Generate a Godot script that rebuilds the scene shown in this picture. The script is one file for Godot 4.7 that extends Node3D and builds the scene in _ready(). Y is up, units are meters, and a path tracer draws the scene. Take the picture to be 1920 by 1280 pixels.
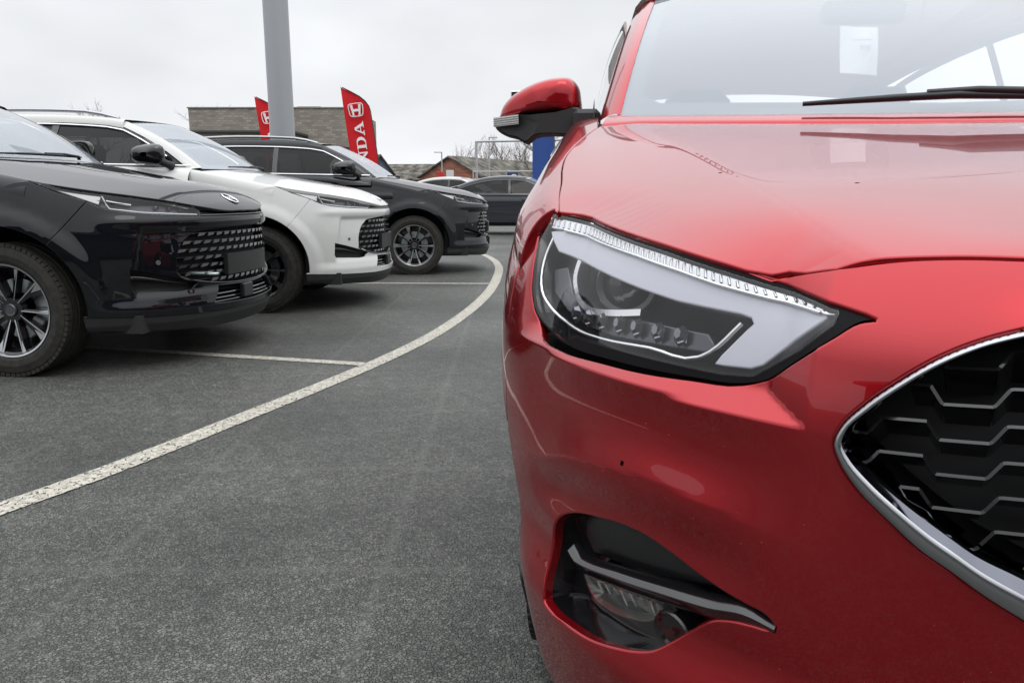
extends Node3D

# ---------------------------------------------------------------- materials
var mats := {}

func lin(r: float, g: float, b: float) -> Color:
	return Color(r, g, b).linear_to_srgb()

func mat(key: String, col: Color, rough: float, metal := 0.0, coat := 0.0, coat_rough := 0.03) -> StandardMaterial3D:
	if mats.has(key):
		return mats[key]
	var m := StandardMaterial3D.new()
	m.albedo_color = col
	m.roughness = rough
	m.metallic = metal
	if coat > 0.9:
		m.metallic_specular = 0.0
	if coat > 0.0:
		m.clearcoat_enabled = true
		m.clearcoat = coat
		m.clearcoat_roughness = coat_rough
	m.resource_name = key
	mats[key] = m
	return m

func glass(key: String, tint: Color, alpha: float, rough := 0.0) -> StandardMaterial3D:
	if mats.has(key):
		return mats[key]
	var m := StandardMaterial3D.new()
	m.albedo_color = Color(tint.r, tint.g, tint.b, alpha)
	m.transparency = BaseMaterial3D.TRANSPARENCY_ALPHA
	m.roughness = rough
	m.resource_name = key
	mats[key] = m
	return m

# ---------------------------------------------------------------- scene helpers
var used := {}

func numbered(called: String) -> String:
	if not used.has(called):
		used[called] = 0
		return called
	used[called] += 1
	return "%s_%03d" % [called, used[called]]

func thing(called: String, label: String, category: String, at := Vector3.ZERO, turn := 0.0, group := "") -> Node3D:
	var o := Node3D.new()
	o.name = numbered(called)
	add_child(o)
	o.position = at
	o.rotation.y = turn
	o.set_meta("label", label)
	o.set_meta("category", category)
	if group != "":
		o.set_meta("group", group)
	return o

func part(called: String, parent: Node3D) -> Node3D:
	var o := Node3D.new()
	o.name = called
	parent.add_child(o, true)
	return o

func obj(called: String, mesh: Mesh, m: Material, parent: Node3D = null) -> MeshInstance3D:
	var o := MeshInstance3D.new()
	o.mesh = mesh
	o.material_override = m
	if parent == null:
		o.name = numbered(called)
		add_child(o)
	else:
		o.name = called
		parent.add_child(o, true)
	return o

func tag(o: Node3D, label: String, category: String, group := "") -> Node3D:
	o.set_meta("label", label)
	o.set_meta("category", category)
	if group != "":
		o.set_meta("group", group)
	return o

func struct(o: Node3D, label := "") -> Node3D:
	o.set_meta("kind", "structure")
	if label != "":
		o.set_meta("label", label)
	return o

# ---------------------------------------------------------------- mesh building
class Geo:
	var v := PackedVector3Array()
	var n := PackedVector3Array()
	var uv := PackedVector2Array()
	var ix := PackedInt32Array()
	func vert(p: Vector3, nn: Vector3, t := Vector2.ZERO) -> int:
		v.append(p)
		n.append(nn)
		uv.append(t)
		return v.size() - 1
	# wound so that the front side is the side of the normals
	func tri(a: int, b: int, c: int) -> void:
		var g := (v[b] - v[a]).cross(v[c] - v[a])
		if g.length_squared() < 1e-16:
			return
		if g.dot(n[a] + n[b] + n[c]) > 0.0:
			ix.append_array([a, c, b])
		else:
			ix.append_array([a, b, c])
	func quad(a: int, b: int, c: int, d: int) -> void:
		tri(a, b, c)
		tri(a, c, d)
	func flat_quad(a: Vector3, b: Vector3, c: Vector3, d: Vector3, out_dir := Vector3.ZERO) -> void:
		var nn := (b - a).cross(c - a)
		if nn.length_squared() < 1e-14:
			nn = (c - a).cross(d - a)
		nn = nn.normalized()
		if out_dir != Vector3.ZERO and nn.dot(out_dir) < 0.0:
			nn = -nn
		quad(vert(a, nn, Vector2(0, 0)), vert(b, nn, Vector2(1, 0)), vert(c, nn, Vector2(1, 1)), vert(d, nn, Vector2(0, 1)))
	func box(c: Vector3, s: Vector3, basis := Basis.IDENTITY) -> void:
		var h := s * 0.5
		for ax in 3:
			for sg in [-1.0, 1.0]:
				var e := [Vector3.RIGHT, Vector3.UP, Vector3.BACK]
				var nd: Vector3 = e[ax] * sg
				var u: Vector3 = e[(ax + 1) % 3]
				var w: Vector3 = e[(ax + 2) % 3]
				var cc: Vector3 = nd * h[ax]
				var uu: Vector3 = u * h[(ax + 1) % 3]
				var ww: Vector3 = w * h[(ax + 2) % 3]
				flat_quad(c + basis * (cc - uu - ww), c + basis * (cc + uu - ww), c + basis * (cc + uu + ww), c + basis * (cc - uu + ww), basis * nd)
	# box with chamfered edges
	func cbox(c: Vector3, s: Vector3, r: float, basis := Basis.IDENTITY) -> void:
		var h := s * 0.5
		var k := Vector3(maxf(h.x - r, 0.0), maxf(h.y - r, 0.0), maxf(h.z - r, 0.0))
		var e := [Vector3.RIGHT, Vector3.UP, Vector3.BACK]
		for ax in 3:
			for sg in [-1.0, 1.0]:
				var nd: Vector3 = e[ax] * sg
				var u: Vector3 = e[(ax + 1) % 3] * k[(ax + 1) % 3]
				var w: Vector3 = e[(ax + 2) % 3] * k[(ax + 2) % 3]
				var cc: Vector3 = nd * h[ax]
				flat_quad(c + basis * (cc - u - w), c + basis * (cc + u - w), c + basis * (cc + u + w), c + basis * (cc - u + w), basis * nd)
		for ax in 3:
			var bx := (ax + 1) % 3
			var cx := (ax + 2) % 3
			for s1 in [-1.0, 1.0]:
				for s2 in [-1.0, 1.0]:
					var p1: Vector3 = e[bx] * s1 * h[bx] + e[cx] * s2 * k[cx]
					var p2: Vector3 = e[bx] * s1 * k[bx] + e[cx] * s2 * h[cx]
					var l: Vector3 = e[ax] * k[ax]
					flat_quad(c + basis * (p1 - l), c + basis * (p1 + l), c + basis * (p2 + l), c + basis * (p2 - l), basis * (e[bx] * s1 + e[cx] * s2))
		for sx in [-1.0, 1.0]:
			for sy in [-1.0, 1.0]:
				for sz in [-1.0, 1.0]:
					var nn: Vector3 = basis * Vector3(sx, sy, sz).normalized()
					tri(vert(c + basis * Vector3(sx * h.x, sy * k.y, sz * k.z), nn), vert(c + basis * Vector3(sx * k.x, sy * h.y, sz * k.z), nn), vert(c + basis * Vector3(sx * k.x, sy * k.y, sz * h.z), nn))
	# swept tube along points, radius per point, squashed by sx (across) and sy
	func tube(pts: Array, rad: Variant, sides := 8, cap := true) -> void:
		var rows := []
		var up := Vector3.UP
		for i in pts.size():
			var d: Vector3 = (pts[mini(i + 1, pts.size() - 1)] - pts[maxi(i - 1, 0)]).normalized()
			if absf(d.dot(up)) > 0.98:
				up = Vector3.RIGHT
			var a := d.cross(up).normalized()
			var b := a.cross(d).normalized()
			up = b
			var r: float = rad[i] if rad is Array else rad
			var row := []
			for k in sides:
				var th := TAU * k / sides
				var nn := a * cos(th) + b * sin(th)
				row.append(vert(pts[i] + nn * r, nn, Vector2(float(k) / sides, i)))
			rows.append(row)
		for i in pts.size() - 1:
			for k in sides:
				quad(rows[i][k], rows[i][(k + 1) % sides], rows[i + 1][(k + 1) % sides], rows[i + 1][k])
		if cap:
			for e in [0, pts.size() - 1]:
				var d2: Vector3 = (pts[0] - pts[1]) if e == 0 else (pts[e] - pts[e - 1])
				d2 = d2.normalized()
				var c0 := vert(pts[e], d2)
				for k in sides:
					tri(c0, vert(v[rows[e][k]], d2), vert(v[rows[e][(k + 1) % sides]], d2))
	# flat ribbon bar with rectangular section along pts; width w along 'side' normals, thick along 'face'
	func bar(pts: Array, nrm: Array, w: float, t: float) -> void:
		for i in pts.size() - 1:
			var d: Vector3 = (pts[i + 1] - pts[i]).normalized()
			var n0: Vector3 = nrm[i]
			var n1: Vector3 = nrm[i + 1]
			var s0 := d.cross(n0).normalized() * w * 0.5
			var s1 := d.cross(n1).normalized() * w * 0.5
			var a: Vector3 = pts[i]
			var b: Vector3 = pts[i + 1]
			flat_quad(a - s0, b - s1, b + s1, a + s0, n0)
			flat_quad(a - s0, b - s1, b - s1 - n1 * t, a - s0 - n0 * t, -s0)
			flat_quad(a + s0, b + s1, b + s1 - n1 * t, a + s0 - n0 * t, s0)
	# lathe: profile of (radius, height) about axis +Y at origin then transformed
	func lathe(prof: PackedVector2Array, sides: int, xf: Transform3D) -> void:
		var m := prof.size()
		for i in m - 1:
			var d := prof[i + 1] - prof[i]
			if d.length() < 1e-6:
				continue
			var nn2 := Vector2(d.y, -d.x).normalized()
			for k in sides:
				var t0 := TAU * k / sides
				var t1 := TAU * (k + 1) / sides
				var q := []
				for e in [[i, t0], [i, t1], [i + 1, t1], [i + 1, t0]]:
					var p: Vector2 = prof[e[0]]
					q.append(vert(xf * Vector3(p.x * cos(e[1]), p.y, p.x * sin(e[1])), (xf.basis * Vector3(nn2.x * cos(e[1]), nn2.y, nn2.x * sin(e[1]))).normalized(), Vector2(float(k) / sides, float(i) / m)))
				quad(q[0], q[1], q[2], q[3])
	func mesh() -> ArrayMesh:
		var am := ArrayMesh.new()
		if ix.is_empty():
			return am
		var arr := []
		arr.resize(Mesh.ARRAY_MAX)
		arr[Mesh.ARRAY_VERTEX] = v
		arr[Mesh.ARRAY_NORMAL] = n
		arr[Mesh.ARRAY_TEX_UV] = uv
		arr[Mesh.ARRAY_INDEX] = ix
		am.add_surface_from_arrays(Mesh.PRIMITIVE_TRIANGLES, arr)
		return am
	func mirrored() -> Geo:
		var g := Geo.new()
		for i in v.size():
			g.vert(Vector3(-v[i].x, v[i].y, v[i].z), Vector3(-n[i].x, n[i].y, n[i].z), uv[i])
		for i in range(0, ix.size(), 3):
			g.ix.append_array([ix[i], ix[i + 2], ix[i + 1]])
		return g

func norm_at(S: Callable, p: Vector2, sgn: float, e := 0.0015) -> Vector3:
	var du: Vector3 = S.call(p + Vector2(e, 0)) - S.call(p - Vector2(e, 0))
	var dv: Vector3 = S.call(p + Vector2(0, e)) - S.call(p - Vector2(0, e))
	var c := dv.cross(du) * sgn
	if not c.is_finite() or c.length_squared() < 1e-16:
		return norm_at(S, p + Vector2(0.0007, 0.0007), sgn, e * 1.7)
	return c.normalized()

func densify(poly: PackedVector2Array, step: float, closed := true) -> PackedVector2Array:
	var out := PackedVector2Array()
	var n := poly.size()
	for i in (n if closed else n - 1):
		var a := poly[i]
		var b := poly[(i + 1) % n]
		var k := maxi(1, int(ceil(a.distance_to(b) / step)))
		for j in k:
			out.append(a.lerp(b, float(j) / k))
	if not closed:
		out.append(poly[n - 1])
	return out

# smooth closed/open curve through points (centripetal-like Catmull-Rom)
func curve(pts: Array, per := 6, closed := false) -> PackedVector2Array:
	var out := PackedVector2Array()
	var n := pts.size()
	for i in (n if closed else n - 1):
		var p0: Vector2 = pts[(i - 1 + n) % n] if closed or i > 0 else pts[0] * 2.0 - pts[1]
		var p1: Vector2 = pts[i]
		var p2: Vector2 = pts[(i + 1) % n]
		var p3: Vector2 = pts[(i + 2) % n] if closed or i < n - 2 else pts[n - 1] * 2.0 - pts[n - 2]
		for j in per:
			var t := float(j) / per
			out.append(p1.cubic_interpolate_in_time(p2, p0, p3, t, p1.distance_to(p2), -p0.distance_to(p1), p1.distance_to(p2) + p2.distance_to(p3)))
	if not closed:
		out.append(pts[n - 1])
	return out

# trimmed patch of the surface S(u, v); sgn turns its normals outwards.
# edge > 0 rolls the rim inwards with that radius, depth is the flange behind it.
func patch(S: Callable, outer: PackedVector2Array, holes: Array, cell: Vector2, sgn: float, edge := 0.003, depth := 0.015, g: Geo = null) -> Geo:
	if g == null:
		g = Geo.new()
	if Geometry2D.is_polygon_clockwise(outer):
		outer.reverse()
	var lo := outer[0]
	var hi := outer[0]
	for p in outer:
		lo = lo.min(p)
		hi = hi.max(p)
	lo = (lo / cell).floor()
	hi = (hi / cell).ceil()
	var nx := int(hi.x - lo.x)
	var ny := int(hi.y - lo.y)
	var mark := PackedByteArray()
	mark.resize(nx * ny)
	var loops := [outer]
	loops.append_array(holes)
	for lp in loops:
		for p in densify(lp, minf(cell.x, cell.y) * 0.3):
			var c: Vector2 = (p / cell - lo)
			for ex in [-0.02, 0.02]:
				for ey in [-0.02, 0.02]:
					var ci := int(floor(c.x + ex))
					var cj := int(floor(c.y + ey))
					if ci >= 0 and cj >= 0 and ci < nx and cj < ny:
						mark[cj * nx + ci] = 1
	var ids := {}
	for j in ny:
		for i in nx:
			var a := (lo + Vector2(i, j)) * cell
			var b := a + cell
			if mark[j * nx + i] == 0:
				var c := (a + b) * 0.5
				if not Geometry2D.is_point_in_polygon(c, outer):
					continue
				var inside := false
				for hl in holes:
					if Geometry2D.is_point_in_polygon(c, hl):
						inside = true
						break
				if inside:
					continue
				var q := []
				for k in [[i, j], [i + 1, j], [i + 1, j + 1], [i, j + 1]]:
					var key: int = k[0] * 100003 + k[1]
					if not ids.has(key):
						var p := (lo + Vector2(k[0], k[1])) * cell
						ids[key] = g.vert(S.call(p), norm_at(S, p, sgn), p)
					q.append(ids[key])
				g.quad(q[0], q[1], q[2], q[3])
			else:
				var polys: Array = Geometry2D.intersect_polygons(PackedVector2Array([a, Vector2(b.x, a.y), b, Vector2(a.x, b.y)]), outer)
				for hl in holes:
					var nextp := []
					for pl in polys:
						nextp.append_array(Geometry2D.clip_polygons(pl, hl))
					polys = nextp
				for pl in polys:
					if pl.size() < 3 or Geometry2D.is_polygon_clockwise(pl):
						continue
					var t := Geometry2D.triangulate_polygon(pl)
					var base := g.v.size()
					for p in pl:
						g.vert(S.call(p), norm_at(S, p, sgn), p)
					if t.is_empty():
						for k in range(1, pl.size() - 1):
							g.tri(base, base + k, base + k + 1)
					for k in range(0, t.size(), 3):
						g.tri(base + t[k], base + t[k + 1], base + t[k + 2])
	if edge > 0.0:
		for li in loops.size():
			rim(S, loops[li], sgn, 1.0 if li == 0 else -1.0, edge, depth, minf(cell.x, cell.y), g)
	return g

func rim(S: Callable, loop: PackedVector2Array, sgn: float, side: float, r: float, depth: float, step: float, g: Geo) -> void:
	var lp := densify(loop, step)
	var cw := 1.0 if Geometry2D.is_polygon_clockwise(loop) else -1.0
	var pos := []
	var nor := []
	for p in lp:
		pos.append(S.call(p))
		nor.append(norm_at(S, p, sgn))
	var m := lp.size()
	var rows := []
	for i in m:
		var tan: Vector3 = pos[(i + 1) % m] - pos[(i - 1 + m) % m]
		# outward direction in the surface: leave the polygon
		var e2: Vector2 = lp[(i + 1) % m] - lp[(i - 1 + m) % m]
		var o2 := Vector2(e2.y, -e2.x).normalized() * -cw * side
		var e := 0.002
		var o3: Vector3 = S.call(lp[i] + o2 * e) - pos[i]
		var nn: Vector3 = nor[i]
		o3 = o3 - nn * o3.dot(nn)
		var tn := tan.normalized()
		o3 = (o3 - tn * o3.dot(tn)).normalized()
		var row := []
		for f in [0.0, 30.0, 60.0, 90.0]:
			var a := deg_to_rad(f)
			row.append(g.vert(pos[i] + o3 * r * sin(a) - nn * r * (1.0 - cos(a)), (nn * cos(a) + o3 * sin(a)).normalized(), lp[i]))
		row.append(g.vert(pos[i] + o3 * r - nn * (r + depth), o3, lp[i]))
		rows.append(row)
	for i in m:
		for k in 4:
			g.quad(rows[i][k], rows[(i + 1) % m][k], rows[(i + 1) % m][k + 1], rows[i][k + 1])

# piecewise smooth interpolation (cubic Hermite with finite-difference slopes)
func sp(x: float, xs: PackedFloat32Array, ys: PackedFloat32Array) -> float:
	var n := xs.size()
	if x <= xs[0]:
		return ys[0]
	if x >= xs[n - 1]:
		return ys[n - 1]
	var i := 0
	while x > xs[i + 1]:
		i += 1
	var h := xs[i + 1] - xs[i]
	var t := (x - xs[i]) / h
	var d := (ys[i + 1] - ys[i]) / h
	var m0 := d
	var m1 := d
	if i > 0:
		m0 = (ys[i + 1] - ys[i - 1]) / (xs[i + 1] - xs[i - 1])
	if i < n - 2:
		m1 = (ys[i + 2] - ys[i]) / (xs[i + 2] - xs[i])
	var t2 := t * t
	var t3 := t2 * t
	return (2.0 * t3 - 3.0 * t2 + 1.0) * ys[i] + (t3 - 2.0 * t2 + t) * h * m0 + (3.0 * t2 - 2.0 * t3) * ys[i + 1] + (t3 - t2) * h * m1

func smax(a: float, b: float, k: float) -> float:
	var h := clampf(0.5 + 0.5 * (a - b) / k, 0.0, 1.0)
	return b + (a - b) * h + k * h * (1.0 - h)

func V2(a: Array) -> PackedVector2Array:
	var o := PackedVector2Array()
	for i in range(0, a.size(), 2):
		o.append(Vector2(a[i], a[i + 1]))
	return o

# polygon given for the camera-side half, from the centre line outwards and back: joined with its mirror image
func sym(half: PackedVector2Array) -> PackedVector2Array:
	var o := half.duplicate()
	for i in range(half.size() - 1, -1, -1):
		if absf(half[i].x) > 1e-5:
			o.append(Vector2(-half[i].x, half[i].y))
	return o

func flip2(poly: PackedVector2Array) -> PackedVector2Array:
	var o := PackedVector2Array()
	for i in range(poly.size() - 1, -1, -1):
		o.append(Vector2(-poly[i].x, poly[i].y))
	return o

# ---------------------------------------------------------------- car bodies
# The body wall is a plan curve (arc length s from the nose, + towards the car's right) with a
# sideways offset o(s, y). x = lateral, y = up, z = -(distance behind the nose).
class Plan:
	var a := PackedFloat32Array()
	var z := PackedFloat32Array()
	var ds := 0.03
	func _init(A: float, B: float, nn: float, mm: float, L: float, B2: float) -> void:
		var pa := PackedFloat32Array()
		var pz := PackedFloat32Array()
		for i in 1500:
			var t := i / 1500.0
			var aa := A * (1.0 - pow(1.0 - t, 2.2))
			pa.append(aa)
			pz.append(B * (1.0 - pow(1.0 - pow(aa / A, nn), mm)))
		var k := 1
		while B + k * 0.02 < L - B2:
			pa.append(A)
			pz.append(B + k * 0.02)
			k += 1
		for i in range(1499, -1, -1):
			var t := i / 1500.0
			var aa := A * (1.0 - pow(1.0 - t, 2.2))
			pa.append(aa)
			pz.append(L - B2 * (1.0 - pow(1.0 - pow(aa / A, 3.4), 0.55)))
		var s := 0.0
		var want := 0.0
		for i in range(1, pa.size()):
			var d := Vector2(pa[i] - pa[i - 1], pz[i] - pz[i - 1]).length()
			while s + d >= want and d > 1e-9:
				var t := (want - s) / d
				a.append(lerpf(pa[i - 1], pa[i], t))
				z.append(lerpf(pz[i - 1], pz[i], t))
				want += ds
			s += d
	func at(s: float) -> Vector4:
		var f := s / ds
		var i := clampi(int(f), 0, a.size() - 3)
		var t := f - i
		var a0 := a[i - 1] if i > 0 else -a[1]
		var z0 := z[i - 1] if i > 0 else z[1]
		var t2 := t * t
		var t3 := t2 * t
		var w0 := -0.5 * t3 + t2 - 0.5 * t
		var w1 := 1.5 * t3 - 2.5 * t2 + 1.0
		var w2 := -1.5 * t3 + 2.0 * t2 + 0.5 * t
		var w3 := 0.5 * t3 - 0.5 * t2
		var e0 := -1.5 * t2 + 2.0 * t - 0.5
		var e1 := 4.5 * t2 - 5.0 * t
		var e2 := -4.5 * t2 + 4.0 * t + 0.5
		var e3 := 1.5 * t2 - t
		var x := w0 * a0 + w1 * a[i] + w2 * a[i + 1] + w3 * a[i + 2]
		var y := w0 * z0 + w1 * z[i] + w2 * z[i + 1] + w3 * z[i + 2]
		var dx := e0 * a0 + e1 * a[i] + e2 * a[i + 1] + e3 * a[i + 2]
		var dy := e0 * z0 + e1 * z[i] + e2 * z[i + 1] + e3 * z[i + 2]
		var l := sqrt(dx * dx + dy * dy)
		return Vector4(x, y, dy / l, -dx / l)
	func s_of_z(zz: float) -> float:
		var lo := 0.0
		var hi := ds * (a.size() - 3) * 0.5
		for k in 30:
			var m := (lo + hi) * 0.5
			if at(m).y < zz:
				lo = m
			else:
				hi = m
		return lo

func wall(pl: Plan, o: Callable, v: Vector2, extra := 0.0) -> Vector3:
	var s := absf(v.x)
	var q := pl.at(s)
	var off: float = o.call(s, v.y) + extra
	var x := q.x + q.z * off
	return Vector3(-x if v.x >= 0.0 else x, v.y, -(q.y + q.w * off))

# ---------------------------------------------------------------- the red car
var rp: Plan
var r_ash := PackedFloat32Array()
const R_Y2S := [0.0, 0.45, 0.525, 0.647, 0.744, 0.883, 1.02, 1.2, 1.6]
const R_Y2 := [0.724, 0.724, 0.728, 0.73, 0.736, 0.736, 0.741, 0.742, 0.742]
const R_Y3S := [0.0, 0.5, 0.561, 0.604, 0.66, 0.724, 0.887, 0.997, 1.2]
const R_Y3 := [0.59, 0.598, 0.605, 0.613, 0.617, 0.62, 0.598, 0.565, 0.55]
var k_y2s := PackedFloat32Array(R_Y2S)
var k_y2 := PackedFloat32Array(R_Y2)
var k_y3s := PackedFloat32Array(R_Y3S)
var k_y3 := PackedFloat32Array(R_Y3)

func red_ob(s: float, y: float) -> float:
	var d := y - 0.64
	var flare := 0.012 * smoothstep(0.98, 1.22, s) * (1.0 - smoothstep(1.7, 2.1, s))
	if s > 2.1:
		flare = 0.02 * smoothstep(3.05, 3.3, s) * (1.0 - smoothstep(4.0, 4.3, s))
	flare *= 1.0 - smoothstep(0.8, 0.95, y)
	if d > 0.0:
		var nose := maxf(0.0, y - 0.80)
		var du := maxf(0.0, y - 0.70)
		return flare - lerpf(1.27 * du * du, 0.28 * d * d, smoothstep(1.0, 1.35, s)) - 3.0 * nose * nose * (1.0 - smoothstep(0.50, 0.62, s))
	return flare - 0.28 * d * d

func red_o(s: float, y: float) -> float:
	var y2 := sp(s, k_y2s, k_y2)
	var b := red_ob(s, y)
	var t := y - y2
	if t > 0.0:
		if s > 0.522:
			var b2 := smax(red_ob(s, y2) - 1.25 * t, b - 0.5 * minf(s - 0.522, 0.06), 0.004)
			b = lerpf(b2, b, smoothstep(1.0, 1.12, s))
		return b
	var y3 := sp(s, k_y3s, k_y3)
	var x := -t / (y2 - y3)
	if x < 1.0:
		var a1 := 0.012 * smoothstep(0.46, 0.66, s) * (1.0 - smoothstep(0.93, 1.10, s))
		b -= a1 * sin(PI * x) * (1.0 - 0.3 * x)
	else:
		var x2 := (y3 - y) / (y3 - 0.47)
		if x2 < 1.0:
			b -= 0.011 * smoothstep(0.52, 0.66, s) * (1.0 - smoothstep(0.92, 1.05, s)) * pow(sin(PI * x2), 2.0)
	b += 0.035 * (1.0 - smoothstep(0.33, 0.45, y)) * (1.0 - smoothstep(1.0, 1.2, s))
	return b

func red_lo(s: float, y: float) -> float:
	return red_ob(s, y) - (0.5 * clampf(s - 0.522, 0.0, 0.05) + 0.003) * (1.0 - smoothstep(1.0, 1.12, s))

func red_S(v: Vector2) -> Vector3:
	return wall(rp, red_o, v)

func red_L(v: Vector2, d := 0.0) -> Vector3:
	return wall(rp, red_lo, v, d)

const R_A0 := 0.79

func red_top0(a: float, z: float) -> float:
	var ac := 0.432 + 0.13 * z + 0.04 * z * z - 0.035 * exp(-(z - 0.134) / 0.06)
	var yc := 0.8915 + 0.187 * z - 0.075 * exp(-z / 0.12) + 0.012 * smoothstep(0.6, 1.15, z)
	var k := 0.145 + 0.34 / pow(1.0 + maxf(0.0, z - 0.2) / 0.055, 0.9)
	var f := minf(a / ac, 1.0)
	var inner := yc + lerpf(0.030, 0.016, clampf(z, 0.0, 1.0)) * (1.0 - f * f)
	var t := (a - ac) / 0.006
	var soft := 0.006 * (log(1.0 + exp(t)) if t < 30.0 else t)
	return inner - k * soft

# the bonnet's rim is drawn to the lamp and bumper below it: edge samples and the height still missing there
var he_p := PackedVector2Array()
var he_d := PackedFloat32Array()

func red_top(a: float, z: float) -> float:
	var y := red_top0(a, z)
	if z > 0.85:
		return y
	var p := Vector2(a, z)
	var best := 9.0
	var ws := 0.0
	var vs := 0.0
	for i in he_p.size():
		var d := p.distance_squared_to(he_p[i])
		if d < best:
			best = d
		if d < 0.09:
			var w := exp(-d / 0.0016)
			ws += w
			vs += w * he_d[i]
	if ws < 1e-20:
		return y
	return y + vs / ws * exp(-best / 0.0065)

func red_ysh(z: float) -> float:
	return red_top(R_A0, z) - 0.11

func red_U(v: Vector2) -> Vector3:
	var q := absf(v.x)
	var sg := -1.0 if v.x >= 0.0 else 1.0
	var z := v.y
	if q <= R_A0:
		return Vector3(sg * q, red_top(q, z), -z)
	var phi := minf((q - R_A0) / 0.16, 1.0) * PI * 0.5
	var f := clampf(z / 0.05, 0.0, r_ash.size() - 1.001)
	var i := int(f)
	var ash := lerpf(r_ash[i], r_ash[i + 1], f - i)
	var a := R_A0 + (ash - R_A0) * sin(phi)
	return Vector3(sg * a, red_top(R_A0, z) - 0.11 * (1.0 - cos(phi)) - 0.13 * (a - R_A0) * cos(phi), -z)

func red_W(v: Vector2) -> Vector3:
	var f := v.x / 0.71
	var t := v.y
	var lo := Vector3(0.71 * f, 1.132 + 0.029 * f * f, 1.105 + 0.26 * f * f)
	var hi := Vector3(0.605 * f, 1.600 - 0.03 * f * f, 1.80 + 0.155 * f * f)
	var p := lo.lerp(hi, t)
	var b := 0.022 * sin(PI * clampf(t, 0.0, 1.0))
	return Vector3(p.x, p.y + b, -(p.z - b * 1.3))

func red_headlight_outline() -> PackedVector2Array:
	var hl := curve([Vector2(1.166, 0.945), Vector2(1.059, 0.933), Vector2(0.957, 0.920), Vector2(0.851, 0.907), Vector2(0.777, 0.898), Vector2(0.719, 0.889), Vector2(0.660, 0.880), Vector2(0.611, 0.872), Vector2(0.549, 0.861), Vector2(0.513, 0.854), Vector2(0.481, 0.847)], 4)
	hl.append_array(curve([Vector2(0.472, 0.844), Vector2(0.485, 0.841), Vector2(0.508, 0.824), Vector2(0.550, 0.791), Vector2(0.585, 0.765), Vector2(0.609, 0.758), Vector2(0.679, 0.753), Vector2(0.745, 0.750), Vector2(0.826, 0.748), Vector2(0.936, 0.746), Vector2(1.020, 0.755), Vector2(1.064, 0.780), Vector2(1.081, 0.805), Vector2(1.097, 0.842), Vector2(1.123, 0.889), Vector2(1.158, 0.93)], 4))
	return hl

func red_bumper_top() -> PackedVector2Array:
	var top := curve([Vector2(0, 0.888), Vector2(0.2, 0.897), Vector2(0.342, 0.902), Vector2(0.402, 0.9015), Vector2(0.459, 0.8975), Vector2(0.524, 0.8865), Vector2(0.568, 0.8775), Vector2(0.601, 0.870)], 5)
	return top

func pocket(S: Callable, poly: PackedVector2Array, d: float, cell: float, g: Geo) -> void:
	# floor at depth d below S, and walls from just under S down to it. S(v, extra)
	var fl := func(v: Vector2) -> Vector3: return S.call(v, -d)
	patch(fl, poly, [], Vector2(cell, cell), 1.0, 0.0, 0.0, g)
	var lp := densify(poly, cell)
	var m := lp.size()
	var c := Vector2.ZERO
	for p in lp:
		c += p / m
	var c3: Vector3 = S.call(c, -d * 0.5)
	for i in m:
		var a := lp[i]
		var b := lp[(i + 1) % m]
		var p0: Vector3 = S.call(a, -0.0015)
		var p1: Vector3 = S.call(b, -0.0015)
		g.flat_quad(p0, p1, S.call(b, -d), S.call(a, -d), c3 - p0)

func on(S: Callable, pts: PackedVector2Array, d: float) -> Array:
	var o := []
	for p in pts:
		o.append(S.call(p, d))
	return o

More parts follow.
